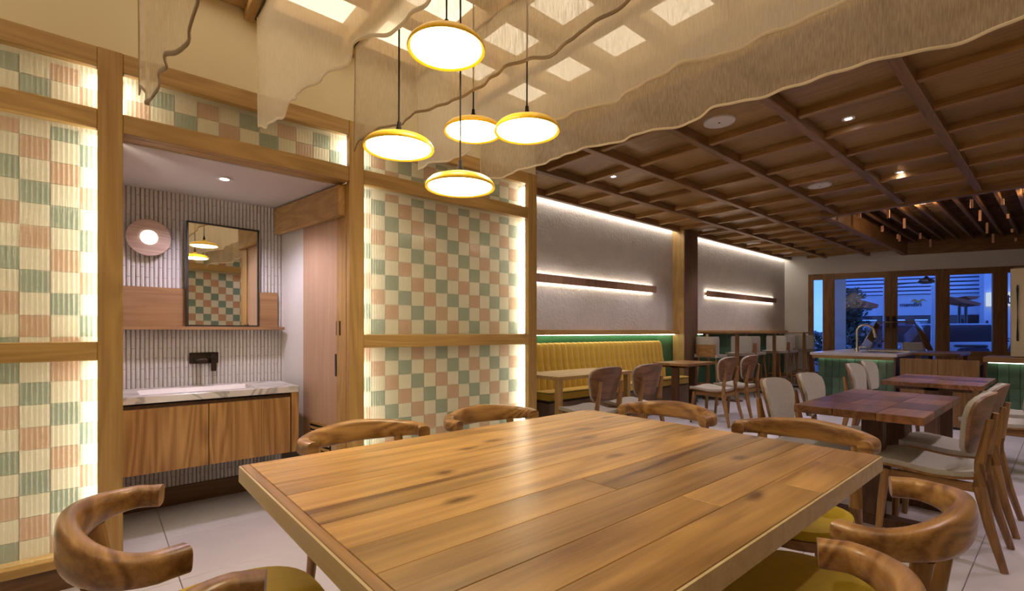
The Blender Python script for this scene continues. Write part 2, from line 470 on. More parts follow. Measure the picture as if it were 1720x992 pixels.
cl = thing('ceiling', None, None, (0, YC, ZC), kind='structure')
OPX, OPY = 0.71, 8.0                          # kitchen opening in the ceiling
BXS = [-1.245] + [-.602 + .73 * k for k in range(0, 6)] + [3.66]
CY = [2.955 + .63 * k for k in range(0, 19)]
bm = bmesh.new()
bxo(bm, WX - .1, OPX, YC, 14.0, ZC + .14, ZC + .2); bxo(bm, OPX, 3.75, YC, OPY, ZC + .14, ZC + .2)
build('ceiling_deck', bm, M['dark'], cl)
for k, x in enumerate(BXS):
    y1 = OPY if x > OPX + .1 else wall_y(x) - .02
    box('ceiling_beam', x - .035, x + .035, YC, y1, ZC, ZC + .14, M['walnutY'], cl, .006)
pm = {}
for k, y in enumerate(CY):
    xa = max(WX + .07, FP[0] + (y - FP[1]) / .45 + .03)
    xb = OPX if y > OPY - .2 else 3.7
    if xb - xa > .3:
        box('cross_beam', xa, xb, y - .03, y + .03, ZC + .022, ZC + .138, M['ceilcross'], cl, .005)
    if k == len(CY) - 1: continue
    for j in range(len(BXS) - 1):
        x0, x1 = BXS[j] + .035, BXS[j + 1] - .035
        if y > OPY - .2: x1 = min(x1, OPX)
        if x1 - x0 < .1 or x0 < FP[0] + (y + .03 - FP[1]) / .45: continue
        key = round(x1 - x0, 2)
        if key not in pm:
            bm = bmesh.new(); bxo(bm, x0, x1, y + .03, y + .60, ZC + .085, ZC + .109)
            o = build('ceiling_panel', bm, M['ceilpanel'], cl); pm[key] = o.data
        else:
            link('ceiling_panel', pm[key], cl, ((x0 + x1) / 2, y + .315, ZC + .097))
box('fascia_board', WX, 3.7, YC - .03, YC, ZC - .01, 3.2, M['oakX'], cl)
# kitchen opening
box('opening_trim', OPX - .05, OPX + .05, OPY, wall_y(OPX) - .02, ZC - .02, 3.64, M['walnutY'], cl)
box('opening_trim', OPX - .05, 3.7, OPY - .05, OPY + .05, ZC - .02, 3.64, M['walnutX'], cl)

# walls
def swall(name, x0, x1, y0, y1, z0, z1, mat): return tag(box(name, x0, x1, y0, y1, z0, z1, mat), kind='structure')
wl = thing('wall_left', None, None, (WX, 7, 0), kind='structure')
box('plaster_panel', WX - .15, WX, 3.0, 12.25, 1.16, 3.0, M['plaster'], wl)
box('lower_wall', WX - .15, WX - .01, 3.0, 12.25, 0, 1.16, M['gflute'], wl)
bm = bmesh.new()
k = 0
for i in range(int((6.9 - 3.0) / .022)):
    y = 3.0 + .022 * i
    prism(bm, [(WX - .01, y), (WX + .004, y + .004), (WX + .008, y + .010), (WX + .004, y + .016), (WX - .01, y + .020)], .45, 1.15, 'z')
tag(build('fluted_green_tiles', bm, M['gflute'], wl), kind='stuff')
swall('wall_partition', WX - .1, -.13, 2.90, 3.0, 0, 3.1, M['white'])
swall('wall_left_upper', -.14, -.06, -1.6, 2.93, 2.52, 3.2, M['cream'])
swall('wall_left_near', -.14, -.02, -1.6, -.71, 0, 2.55, M['cream'])
wr = thing('wall_right', None, None, (RX, 4, 0), kind='structure')
box('wall_panel', RX + .13, RX + .2, -1.6, 16, 0, 3.7, M['cream'], wr)
swall('wall_behind', -.14, 3.85, -1.75, -1.6, 0, 3.2, M['cream'])
# oblique facade wall (far frame)
s0 = far(1357.5, 500)[0]
z_head = far(1357.5, 461)[1]
wf = thing('wall_far', None, None, (0, 0, 0), fr='far', kind='structure')
box('facade_wall', -.2, s0, 0, .18, 0, 3.7, M['white'], wf, fr='far')
box('facade_head', s0, 6.6, 0, .18, z_head, 3.7, M['white'], wf, fr='far')
tag(box('trim_2', (OPX - FP[0]) / FE[0] - .02, 6.4, -.06, -.004, ZC - .02, 3.64, M['walnutX'], fr='far'), kind='structure')
# kitchen void above ceiling opening
kv = thing('ceiling_void', None, None, (OPX, OPY, 3.5), kind='structure')
box('void_lid', OPX - .1, 3.85, OPY - .1, 16, 3.64, 3.72, M['dark'], kv)

# skylight ceiling over the communal table
sk = thing('ceiling_skylight', None, None, (1.8, .7, 3.0), kind='structure')
SY = [.15 + .53 * k for k in range(-3, 6)] + [2.88]
SXs = [0.0 + .444 * k for k in range(0, 9)]
pme = None
for i, y in enumerate(SY):
    box('skylight_rafter', -.06, RX + .13, y - .05, y + .05, 2.985, 3.16, M['oakX'], sk, .004)
for j, x in enumerate(SXs):
    box('skylight_batten', x - .055, x + .055, -1.6, 2.93, 3.04, 3.15, M['oakY'], sk, .004)
for i in range(len(SY) - 1):
    for j in range(len(SXs) - 1):
        x0, x1, y0, y1 = SXs[j] + .05, SXs[j + 1] - .05, SY[i] + .045, SY[i + 1] - .045
        if i == len(SY) - 2 or pme is None:
            o = box('skylight_panel', x0, x1, y0, y1, 3.13, 3.15, E_['sky'], sk)
            if i == 0: pme = o.data
        else:
            link('skylight_panel', pme, sk, ((x0 + x1) / 2, (y0 + y1) / 2, 3.14))
swall('roof_slab', -.2, 3.9, -1.75, 2.95, 3.17, 3.25, M['dark'])

# ---------------------------------------------------------------- downlights
def downlight(x, y, z, label, group, P=P_SPOT, col=COOL, size=.04, cone=110):
    t = thing('downlight', label, 'downlight', (x, y, z), group)
    lat('trim_ring', [(.026, -.004), (.045, -.006), (.048, -.002), (.048, .004), (.026, .006)], (x, y, z), M['plastic'], t, 24, cap=False)
    lat('lens', [(.001, 0), (.026, 0), (.026, .004), (.001, .004)], (x, y, z - .002), E_['dl'], t, 20)
    l = bpy.data.lights.new('downlight_beam', 'SPOT'); l.energy = P; l.color = col; l.spot_size = math.radians(cone); l.spot_blend = .6; l.shadow_soft_size = size
    o = bpy.data.objects.new('downlight_beam', l); COL.objects.link(o); o.parent = t; o.location = (0, 0, -.03)
    return t
ZD = ZC + .081
DL = [onz(u, v, ZD)[:2] for u, v in ((1030, 296), (1172, 345), (1265, 377), (1335, 402), (1425, 199), (1512, 289))]
for x, y in DL:
    downlight(x, y, ZD, 'small bright round downlight recessed in the coffered wood ceiling', 'downlights in the wood ceiling')
for x, y in ((3.3, 3.5), (3.3, 5.4), (3.3, 7.2)):
    downlight(x, y, ZD, 'small bright round downlight recessed in the coffered wood ceiling', 'downlights in the wood ceiling')
x, y, _ = onz(377, 299, ALZ)
downlight(x, y, ALZ - .005, 'bright round downlight in the white ceiling above the washbasin', None, 40.0, (1.0, .84, 1.0), .03, 140)

# ---------------------------------------------------------------- speakers, CCTV
for (u, v, r, nm) in ((1208, 205, .125, 'near the linen drape'), (1377, 312, .125, 'between the island and the drape'), (1192, 386.5, .125, 'close to the plaster wall'), (1266, 409, .125, 'close to the plaster wall'), (1320, 425, .125, 'close to the plaster wall')):
    x, y, z = onz(u, v, ZC + .073)
    t = thing('ceiling_speaker', 'flat round white speaker grille in the coffered wood ceiling ' + nm, 'speaker', (x, y, z), 'ceiling speakers')
    lat('grille', [(.001, -.004), (r * .9, -.006), (r * .97, -.003), (r, .004), (r, .012), (.001, .012)], (x, y, z), M['speaker'], t, 36)
    lat('badge', [(.001, -.002), (.008, -.002), (.008, .002), (.001, .002)], (x, y, z - .007), M['black'], t, 10)
s, z = far(1385, 431)
t = thing('security_camera', 'small white and black dome camera under the ceiling on the facade wall', 'camera', (s, -.03, z), fr='far')
lat('mount', [(.001, 0), (.04, 0), (.04, .06), (.001, .06)], (s, -.05, z + .02), M['plastic'], t, 16, fr='far')
lat('dome', [(.003, -.05), (.03, -.042), (.045, -.02), (.048, 0), (.04, .02), (.003, .025)], (s, -.05, z), M['chrome'], t, 16, fr='far')
lat('eye', [(.002, 0), (.02, 0), (.02, .012), (.002, .012)], (s, -.105, z - .015), M['black'], t, 12, axis='y', fr='far')

# ================================================================== TIMBER SCREEN
P1, P2, P3 = (-.003, .092), (1.226, 1.324), (2.794, 2.893)
P0 = (-.71, -.61)
R_top, R_sec, R_midL, R_midR, R_bot = (2.468, 2.563), (2.172, 2.267), (1.063, 1.152), (1.094, 1.181), (.112, .155)
FXB = -.13
fr_ = thing('timber_screen_frame', 'light oak post and rail frame holding the glowing checkered glass', 'frame', (0, 1.1, 0))
for (a, b_) in (P0, P1, P2, P3):
    box('post', -.05, 0, a, b_, 0, 2.563, M['oakZ'], fr_, .003)
for (a, b_) in ((P0[1], P1[0]), (P1[1], P2[0]), (P2[1], P3[0])):
    box('rail', -.05, -.004, a, b_, *R_top, M['oakY'], fr_, .003)
    box('rail', -.05, -.004, a, b_, *R_sec, M['oakY'], fr_, .003)
box('rail', -.05, -.004, P0[1], P1[0], *R_midL, M['oakY'], fr_, .003)
box('rail', -.05, -.004, P2[1], P3[0], *R_midR, M['oakY'], fr_, .003)
for (a, b_) in ((P0[1], P1[0]), (P2[1], P3[0])):
    box('rail', FXB, -.004, a, b_, *R_bot, M['oakY'], fr_, .003)
    box('skirting', FXB, -.03, a, b_, 0, .112, M['kick'], fr_)
for yj in (P1[1] - .016, P2[0], P3[1] - .016, P0[0]):
    box('jamb', FXB, -.0505, yj, yj + .016, 0, 2.17 if yj in (P1[1] - .016, P2[0]) else 2.56, M['oakZ'], fr_)
box('lintel_soffit', FXB, -.0505, P1[1], P2[0], R_sec[0], R_sec[0] + .012, M['oakY'], fr_)
TP = .1035                                  # tile pitch
def pattern(i, j):
    k = (j - i) % 4
    return 'tpink' if k == 0 else ('tgreen' if k == 2 else 'tcream')
def tile_panel(label, y0, y1, z0, z1, i_y, j_z, leds=(True, True)):
    """column i spans y = i_y + i*TP ; row j hangs down from z = j_z"""
    t = thing('checkered_glass_panel', label, 'glass panel', (-.05, (y0 + y1) / 2, z0), 'backlit checkered panels of the timber screen')
    XB = -.118
    box('backing', XB - .012, XB, y0 - .045, y1 + .045, z0 - .047, z1 + .047 if z1 < 2.4 else z1 + .06, M['tback'], t)
    i0 = math.floor((y0 - .02 - i_y) / TP); i1 = math.ceil((y1 + .02 - i_y) / TP)
    j0 = math.floor((j_z - z1) / TP); j1 = math.ceil((j_z - z0) / TP)
    cache = {}
    for i in range(i0, i1):
        for j in range(j0, j1):
            a, b_ = max(i_y + i * TP + .0015, y0 - .018), min(i_y + (i + 1) * TP - .0015, y1 + .018)
            d, c = max(j_z - (j + 1) * TP + .001, z0), min(j_z - j * TP - .001, z1)
            if b_ - a < .006 or c - d < .006: continue
            mt = pattern(i, j); key = (mt, round(b_ - a, 3), round(c - d, 3))
            if key not in cache:
                cache[key] = box('tile', XB, XB + .008, a, b_, d, c, M[mt], t).data
            else:
                link('tile', cache[key], t, (XB + .004, (a + b_) / 2, (c + d) / 2))
    # fluted glass sheet
    bm = bmesh.new()
    n = int((y1 - y0) / .017); m = 5
    rows = []
    for z in (z0, z1):
        row = []
        for q in range(n * m + 1):
            y = y0 + (y1 - y0) * q / (n * m)
            row.append(bm.verts.new((-.045 + .0045 * abs(math.sin(math.pi * q / m)), y, z)))
        rows.append(row)
    for q in range(n * m): bm.faces.new((rows[0][q], rows[0][q + 1], rows[1][q + 1], rows[1][q]))
    build('fluted_glass', bm, M['fluted'], t)
    for sgn, on, y in ((1, leds[0], y0), (-1, leds[1], y1)):
        if on:
            ya, yb = (y - .024, y - .014) if sgn > 0 else (y + .014, y + .024)
            box('led_strip', -.100, -.060, ya, yb, z0 + .01, z1 - .01, E_['panel'], t)
    return t
tile_panel('small checkered backlit glass panel at top of the screen left of the washing alcove', P0[1], P1[0], R_sec[1], R_top[0], -.274, 2.388 + 2 * TP)
tile_panel('tall checkered backlit glass panel of the screen left of the washing alcove', P0[1], P1[0], R_midL[1], R_sec[0], -.274, 2.1075)
tile_panel('checkered backlit glass panel below the mid rail left of the washing alcove', P0[1], P1[0], R_bot[1], R_midL[0], -.274, .965 + 2 * TP)
tile_panel('long low strip of checkered backlit glass above the alcove opening', P1[1], P2[0], R_sec[1], R_top[0], .2067, 2.4855 + 2 * TP)
tile_panel('narrow strip of checkered backlit glass above the large panel beside the bench', P2[1], P3[0], R_sec[1], R_top[0], 1.526, 2.436 + 3 * TP)
tile_panel('large checkered backlit glass panel between the alcove and the bench', P2[1], P3[0], R_midR[1], R_sec[0], 1.526, 2.2195)
tile_panel('checkered backlit glass panel under the rail behind the two armchairs', P2[1], P3[0], R_bot[1], R_midR[0], 1.526, .996 + 3 * TP)

# opposite checkered wall (seen in the mirror)
ow = thing('checkered_tile_wall', 'checkered tiled wall with oak rails seen reflected in the mirror', 'tiled wall', (RX, 2.3, 0))
box('backing', RX + .05, RX + .13, 1.45, 3.05, 0, 2.98, M['cream'], ow)
for a in (1.40, 3.02): box('post', RX - .01, RX + .12, a, a + .09, 0, 2.56, M['oakZ'], ow)
for (a, b_) in (R_top, R_sec, (1.06, 1.15), (.1, .16)): box('rail', RX - .01, RX + .06, 1.49, 3.02, a, b_, M['oakY'], ow)
cache = {}
for i in range(14):
    for j in range(22):
        a = 1.495 + i * .109; c = 2.465 - j * .109
        if c - .107 < .16 or (R_sec[0] - .05 < c - .05 < R_sec[1]) : continue
        mt = pattern(i, j)
        if mt not in cache: cache[mt] = box('tile', RX + .04, RX + .05, a + .001, a + .108, c - .108, c - .001, M[mt], ow).data
        else: link('tile', cache[mt], ow, (RX + .045, a + .0545, c - .0545))

# ================================================================== WASHING ALCOVE
wb = thing('wall_alcove', None, None, (BX, .55, 0), kind='structure')
box('wall_panel', BX - .1, BX - .012, -.1, 1.3, 0, 2.3, M['grout'], wb)
bm = bmesh.new()
pw, ph = .0245, .137
for i in range(int(1.24 / pw)):
    off = .5 * ph if i % 2 else 0
    z = .13
    y = -.08 + i * pw
    while z < ALZ - .005:
        zt = min(z + ph - .0025 - (off if z == .13 else 0), ALZ)
        w = pw - .002
        prism(bm, [(BX - .013, y), (BX - .003, y + w * .15), (BX + .001, y + w * .5), (BX - .003, y + w * .85), (BX - .013, y + w)], z, zt, 'z')
        z = zt + .0025
tag(build('finger_tiles', bm, M['kitkat'], wb), kind='stuff')
box('skirting', BX - .012, BX + .004, -.1, 1.13, 0, .125, M['kick'], wb)
swall('wall_alcove_side', BX, FXB, -.1, -.02, 0, 2.25, M['white'])
swall('ceiling_alcove', BX - .1, FXB + .003, -.1, 1.35, ALZ, ALZ + .06, M['ceilwhite'])
# oblique side wall with the sliding door:   Y = 1.215 + .1055 X
AL = math.atan(.1055)
def side(u, v, dy=0.0):
    r = ray(u, v)
    t = (1.26 + dy + .15 * D) / (r[1] - .15 * r[0])
    return (D + t * r[0], t * r[1], H + t * r[2])
def sbox(name, X0, X1, d0, d1, z0, z1, mat, parent=None, bev=0.0):
    """box along the oblique side wall: X0..X1, offset d0..d1 in Y (negative = towards alcove)"""
    bm = bmesh.new()
    vs = []
    for z in (z0, z1):
        for X, d in ((X0, d0), (X1, d0), (X1, d1), (X0, d1)):
            vs.append(bm.verts.new((X, 1.26 + .15 * X + d, z)))
    for q in ((0, 1, 2, 3), (4, 5, 6, 7), (0, 1, 5, 4), (1, 2, 6, 5), (2, 3, 7, 6), (3, 0, 4, 7)): bm.faces.new([vs[i] for i in q])
    if bev: bmesh.ops.bevel(bm, geom=list(bm.edges), offset=bev, segments=1, affect='EDGES')
    return build(name, bm, mat, parent)
tag(sbox('wall_alcove_right', BX - .05, FXB, 0.0, .1, 0, 2.25, M['white']), kind='structure')
tag(sbox('baseboard_alcove', -1.02, -.64, -.012, 0, 0, .42, flat('grey_skirting', (.14, .12, .11), .6)), kind='structure')
dr = thing('door_1', None, None, (-.35, 1.17, 0), kind='structure')
xd0 = side(573, 500)[0]; xd1 = side(514, 500)[0]
sbox('door_leaf', xd1, xd0, -.02, 0, .02, 1.99, M['doorwood'], dr, .002)
sbox('door_jamb', xd0 + .002, -.052, -.03, .02, 0, ALZ, M['oakZ'], dr)
ax0, _, az0 = side(573, 540); 
hp = box('lock_plate', side(570, 540)[0], side(579.5, 540)[0], side(575, 540)[1] - .028, side(575, 540)[1] - .02, side(575, 563)[2], side(575, 539)[2], M['bronze'], dr)
box('flush_pull', side(569, 600)[0], side(572, 600)[0], side(570, 600)[1] - .028, side(570, 600)[1] - .016, side(570, 631)[2], side(570, 594)[2], M['black'], dr)
va = sbox('valance', BX + .02, -.055, -.075, -.031, 1.955, ALZ - .012, M['oakX'], dr, .004)
vx0, vx1 = side(527, 706)[0], side(561, 706)[0]
vt = sbox('vent_frame', vx0, vx1, -.026, -.02, .33, side(527, 706)[2], M['black'], dr)
for k in range(7):
    z = .345 + k * .034
    sbox('vent_slat', vx0 + .01, vx1 - .01, -.036, -.024, z, z + .016, M['oakX'], dr)
# vanity
yv1 = 1.066
CT = .822
vn = thing('vanity_cabinet', 'wall-hung oak vanity cabinet with two plain doors under the marble top', 'cabinet', (-.76, .55, .36))
zcb = .365
box('carcass', BX + .005, -.53, -.015, yv1 - .005, zcb, CT - .055, M['darkwood'], vn)
ysp = onx(351, 700, -.505)[1]
box('cabinet_door', -.53, -.508, -.015, ysp - .002, zcb, CT - .075, M['vanity'], vn, .001)
box('cabinet_door', -.53, -.508, ysp + .002, yv1 - .055, zcb, CT - .075, M['vanity'], vn, .001)
box('side_panel', BX + .005, -.505, yv1 - .048, yv1, zcb, CT - .045, M['vanity'], vn)
ct = thing('marble_countertop', 'white marble vanity top with grey veins and a long sunken basin', 'countertop', (-.76, .55, CT))
by0, by1 = onx(232, 660, -.76)[1], onx(423, 650, -.72)[1]
bx0, bx1 = -.93, -.60
box('slab', bx1, -.50, -.02, yv1, CT - .042, CT, M['marble'], ct, .002)
box('slab', BX + .004, bx0, -.02, yv1, CT - .042, CT, M['marble'], ct, .002)
box('slab', bx0, bx1, by1, yv1, CT - .042, CT, M['marble'], ct)
box('slab', bx0, bx1, -.02, by0, CT - .042, CT, M['marble'], ct)
bm = bmesh.new()
prism(bm, [(bx0, CT - .004), (bx0, CT - .05), (bx1, CT - .05), (bx1, CT - .004), (bx1 - .006, CT - .004), (bx1 - .03, CT - .040), (bx0 + .03, CT - .040), (bx0 + .006, CT - .004)], by0, by1, 'y')
bs = build('basin', bm, M['plastic'], ct)
lat('drain', [(.002, 0), (.02, 0), (.022, .004), (.002, .006)], (-.86, onx(331, 655, -.86)[1], CT - .040), M['black'], ct, 16)
# tap
ya, yb, z0, z1 = onx(318, 600, BX + .01)[1], onx(367, 600, BX + .01)[1], onx(340, 610, BX + .01)[2], onx(340, 591.5, BX + .01)[2]
tp = thing('wall_tap', 'dark bronze wall-mounted basin tap with flat spout and lever', 'tap', (BX, (ya + yb) / 2, z0))
box('back_plate', BX, BX + .012, ya, yb, z0, z1, M['bronze'], tp, .003)
ys_ = ya + .06
box('spout', BX + .01, BX + .17, ys_ - .028, ys_ + .028, z0 + .018, z0 + .038, M['bronze'], tp, .003)
lat('handle_hub', [(.002, 0), (.022, 0), (.022, .04), (.002, .042)], (BX + .012, yb - .035, (z0 + z1) / 2), M['bronze'], tp, 20, axis='x')
box('lever', BX + .045, BX + .058, yb - .053, yb - .020, z0 - .055, (z0 + z1) / 2 + .01, M['bronze'], tp, .003)
# shelf
ysh = onx(476, 549, BX + .08)[1]
sh = thing('oak_wall_shelf', 'slim oak shelf with a tall oak backboard above the washbasin', 'shelf', (BX, .55, 1.22))
zb = onx(466, 549, BX + .1)[2]
box('backboard', BX + .002, BX + .025, -.015, onx(466, 500, BX + .02)[1], zb, onx(466, 492, BX + .02)[2], M['shelfwood'], sh, .002)
box('shelf_board', BX + .002, BX + .115, -.015, ysh, zb - .022, zb, M['shelfwood'], sh, .002)
# mirror
MXm = BX + .055
my0, my1, mz1 = onx(312, 500, MXm)[1], onx(436.5, 500, MXm)[1], onx(374, 378.5, MXm)[2]
mr_ = thing('framed_mirror', 'rectangular mirror in a thin black frame standing on the oak shelf', 'mirror', (MXm, (my0 + my1) / 2, zb))
box('mirror_glass', MXm - .01, MXm, my0 + .006, my1 - .006, zb + .008, mz1 - .006, M['mirror'], mr_)
mr_.rotation_euler = (0, 0, math.radians(6.0))
for (a, b_, c, d) in ((my0, my0 + .011, zb + .001, mz1), (my1 - .011, my1, zb + .001, mz1), (my0, my1, zb + .001, zb + .012), (my0, my1, mz1 - .011, mz1)):
    box('frame_bar', MXm - .025, MXm + .008, a, b_, c, d, M['black'], mr_)
# sconce
sy, sz = onx(250.5, 398, BX + .07)[1:]
sr = abs(onx(290, 398, BX + .07)[1] - onx(211, 398, BX + .07)[1]) / 2 * .985
sc = thing('disc_wall_light', 'round pale wood wall light with a glowing white centre beside the mirror', 'wall light', (BX, sy, sz))
lat('dish', [(.03, .0), (sr * .55, .02), (sr * .95, .045), (sr, .052), (sr * .98, .057), (sr * .7, .06), (sr * .40, .06), (.001, .058)], (BX, sy, sz), wood('pale_disc_wood', (.36, .25, .20), (.55, .41, .34), 'Y', rough=.5), sc, 48, axis='x')
lat('lens', [(.001, .059), (sr * .38, .059), (sr * .38, .064), (.001, .07)], (BX, sy, sz), E_['sconce'], sc, 32, axis='x')

# ================================================================== BENCH BAY
# column
cy0, cx1 = onx(1130, 450, WX)[1], 0
cx1 = ony(1150, 450, cy0)[0]; cy1 = onx(1172, 450, cx1)[1]
co = thing('timber_column', 'oak-clad square column between the bench bay and the bar tables', 'column', ((WX + cx1) / 2, (cy0 + cy1) / 2, 0))
box('side_cladding', WX, cx1 - .012, cy0, cy0 + .015, 0, ZC + .03, M['oakZ'], co)
box('front_cladding', cx1 - .014, cx1, cy0, cy1, 0, ZC + .03, M['colshaded'], co)  # unlit front face: its shade is put into the darker wood colour
box('core', WX, cx1 - .014, cy0 + .015, cy1, 0, ZC + .03, M['walnutZ'], co)
# ledges with led
zl1, zl0 = onx(1000, 553.5, WX + .12)[2], onx(1000, 562, WX + .12)[2]
for nm, a, b_, lab in (('a', 3.0, cy0, 'long oak wall ledge with green-lit strip above the yellow bench'), ('b', cy1, 12.1, 'long oak wall ledge with green-lit strip behind the bar stools')):
    t = thing('wall_ledge', lab, 'ledge', (WX, (a + b_) / 2, zl0))
    box('ledge_board', WX, WX + .12, a, b_, zl0, zl1, M['oakY'], t, .003)
    box('led_strip', WX + .03, WX + .045, a + .01, b_ - .02 if nm == 'a' else a + .5, zl0 - .006, zl0 - .001, E_['ledge'], t)
for a, b_, k in ((3.0, cy0 - .01, 'bench bay'), (cy1 + .01, 12.2, 'bar table bay')):
    t = thing('cove_light', 'thin white light strip washing the plaster wall at the ceiling of the ' + k, 'light strip', (WX + .05, (a + b_) / 2, ZC + .02))
    box('led_strip', WX + .012, WX + .045, a + .02, b_ - .02, ZC + .03, ZC + .04, E_['cove'], t)
    box('channel', WX + .001, WX + .068, a, b_, ZC + .042, ZC + .06, M['oakY'], t)
# wood light bars
for (ua, va_, ub, vb, hh, lab) in ((880, 464, 1102, 486, .105, 'long oak wall bar glowing above and below over the yellow bench'), (1187.5, 494, 1303.5, 503.5, .105, 'shorter oak wall bar glowing above and below over the bar tables')):
    pa, pb = onx(ua, va_, WX + .06), onx(ub, vb, WX + .06)
    zc = 1.945 if ua < 1000 else 1.96
    zc = (pa[2] + pb[2]) / 2 if ua > 1000 else pb[2]
    t = thing('light_bar', lab, 'wall light', (WX, (pa[1] + pb[1]) / 2, zc - hh / 2))
    y0 = max(pa[1], 3.05)
    box('bar_face', WX + .045, WX + .07, y0, pb[1], zc - hh / 2, zc + hh / 2, M['doorbar'], t, .003)
    box('bar_core', WX, WX + .044, y0 + .03, pb[1] - .03, zc - hh / 2 + .018, zc + hh / 2 - .018, M['oakY'], t)
    box('led_strip', WX + .012, WX + .035, y0 + .02, pb[1] - .02, zc + hh / 2 - .016, zc + hh / 2 - .008, E_['bar'], t)
    box('led_strip', WX + .012, WX + .035, y0 + .02, pb[1] - .02, zc - hh / 2 + .008, zc - hh / 2 + .016, E_['bar'], t)
# bench
bn = thing('yellow_banquette', 'yellow velvet banquette with vertical channel-stitched back', 'bench', (-1.05, 4.6, 0))
SEZ, BXF = .50, -.85
yb1 = onx(1117, 620, -1.12)[1]
ye = min(cy0 - .03, 7.1)
BY0 = 3.91
box('base', WX + .01, BXF - .05, BY0 + .03, ye - .03, .02, SEZ - .13, M['benchbase'], bn)
box('plinth_gap', WX + .01, BXF - .08, BY0 + .03, ye - .03, SEZ - .13, SEZ - .11, M['black'], bn)
# channel back
def backpt(sy):
    return None
zbt = onx(1000, 574.5, WX + .16)[2]
nch = 34
y0b, y1b = 3.02, yb1
cw = (y1b - y0b) / nch
for k in range(nch):
    bm = bmesh.new()
    a = y0b + k * cw; b_ = a + cw - .002
    prof = []
    # section in XZ (leaning back), channel bulge along Y
    secs = [(SEZ - .02, .235), (SEZ + .15, .225), (zbt - .25, .185), (zbt - .08, .165), (zbt - .02, .145), (zbt, .11), (zbt - .01, .03)]
    nb = 5
    rows = []
    for q in range(nb + 1):
        f = q / nb; y = a + (b_ - a) * f; bul = .022 * math.sin(math.pi * f) ** .6 - .012
        rows.append([bm.verts.new((WX + .02 + d + bul * (1 if d > .05 else 0), y, z + (bul * .6 if z > zbt - .05 else 0))) for z, d in secs] + [bm.verts.new((WX + .02, y, zbt - .03)), bm.verts.new((WX + .02, y, SEZ - .02))])
    n = len(rows[0])
    for q in range(nb):
        for r in range(n):
            bm.faces.new((rows[q][r], rows[q][(r + 1) % n], rows[q + 1][(r + 1) % n], rows[q + 1][r]))
    bm.faces.new(rows[0]); bm.faces.new(rows[-1])
    build('back_channel', bm, M['yvelvet'], bn, smooth=True)
for a, b_ in ((BY0, 5.4), (5.41, ye)):
    c = box('seat_cushion', WX + .23, BXF, a, b_, SEZ - .11, SEZ, M['yvelvet'], bn, .018)
    for zz in (SEZ - .012, SEZ - .1):
        tub('piping', [(WX + .25, a - .001, zz), (BXF - .01, a - .001, zz), (BXF + .001, a + .01, zz), (BXF + .001, b_ - .01, zz)], .005, M['piping'], c, 6)

# ================================================================== SMALL TABLES
def cafe_table(label, x0, x1, y0, y1, zt, mats, n=(2, 4), leg='trestle', thick=.035, group=None):
    t = thing('cafe_table', label, 'table', ((x0 + x1) / 2, (y0 + y1) / 2, 0), group)
    nx, ny = n
    for i in range(nx):
        for j in range(ny):
            a, b_ = x0 + (x1 - x0) * i / nx, x0 + (x1 - x0) * (i + 1) / nx
            c, d = y0 + (y1 - y0) * j / ny, y0 + (y1 - y0) * (j + 1) / ny
            box('top_plank', a + .0012, b_ - .0012, c + .0012, d - .0012, zt - thick, zt, mats[0], t, .003)
    xm = (x0 + x1) / 2
    if leg == 'trestle':
        for y in (y0 + .16, y1 - .16):
            box('leg', xm - .05, xm + .05, y - .03, y + .03, .045, zt - thick, mats[1], t, .004)
            box('foot', x0 + .06, x1 - .06, y - .035, y + .035, 0, .045, mats[1], t, .004)
            box('bearer', x0 + .08, x1 - .08, y - .03, y + .03, zt - thick - .035, zt - thick, mats[1], t)
    elif leg == 'corner':
        for x in (x0 + .05, x1 - .05):
            for y in (y0 + .05, y1 - .05):
                box('leg', x - .03, x + .03, y - .03, y + .03, 0, zt - thick, mats[1], t, .004)
    elif leg == 'blocks':
        for y in (y0 + .44, y1 - .22):
            box('leg', xm - .055, xm + .055, y - .05, y + .05, .06, zt - thick, mats[1], t, .005)
            box('foot', x0 + .04, x1 - .04, y - .05, y + .05, 0, .06, mats[1], t, .005)
            box('bearer', x0 + .05, x1 - .05, y - .04, y + .04, zt - thick - .03, zt - thick, mats[1], t)
    return t
cafe_table('pale oak rectangular table standing beside the yellow banquette', -.84, -.25, 3.43, 4.66, .755, (M['oakY'], M['oakZ']), (5, 1), 'corner')
cafe_table('glossy square wooden table by the oak-clad column', -.95, -.40, 6.13, 6.93, .757, (M['teakY'], M['darkwood']), (2, 3), 'trestle')
cafe_table('dark reclaimed-plank table with block legs between the oatmeal chairs', 1.91, 2.53, 3.26, 4.52, .752, (M['recl'], M['darkwood']), (3, 4), 'blocks', .045)
cafe_table('dark reclaimed-plank table standing before the wooden counter panels', 1.88, 2.56, 5.50, 6.55, .752, (M['recl'], M['darkwood']), (2, 5), 'trestle', .04)

# ================================================================== MAIN TABLE
TZ = .765
TX0, TX1, TY0, TY1 = 1.262, 2.592, .352, 2.085
tb = thing('communal_table', 'large rectangular teak plank table under the yellow pendant lamps', 'table', ((TX0 + TX1) / 2, (TY0 + TY1) / 2, 0))
random.seed(11)
ws = [.12, .155, .13, .145, .11, .16, .13, .14, .11, .13]
sw = sum(ws); x = TX0
for k, w in enumerate(ws):
    w = w * (TX1 - TX0) / sw
    cuts = [TY0 + .026, TY1]
    if k in (6, 8, 9): cuts.insert(1, TY0 + random.uniform(.35, 1.2))
    if k == 9: cuts.insert(2, TY1 - .25)
    for a, b_ in zip(cuts[:-1], cuts[1:]):
        box('top_plank', x + .0006, x + w - .0006, a + .0006, b_ - .0006, TZ - .03, TZ, M['table'], tb, .0012)
    x += w
box('end_board', TX0, TX1, TY0, TY0 + .025, TZ - .030, TZ, M['teakX'], tb, .001)
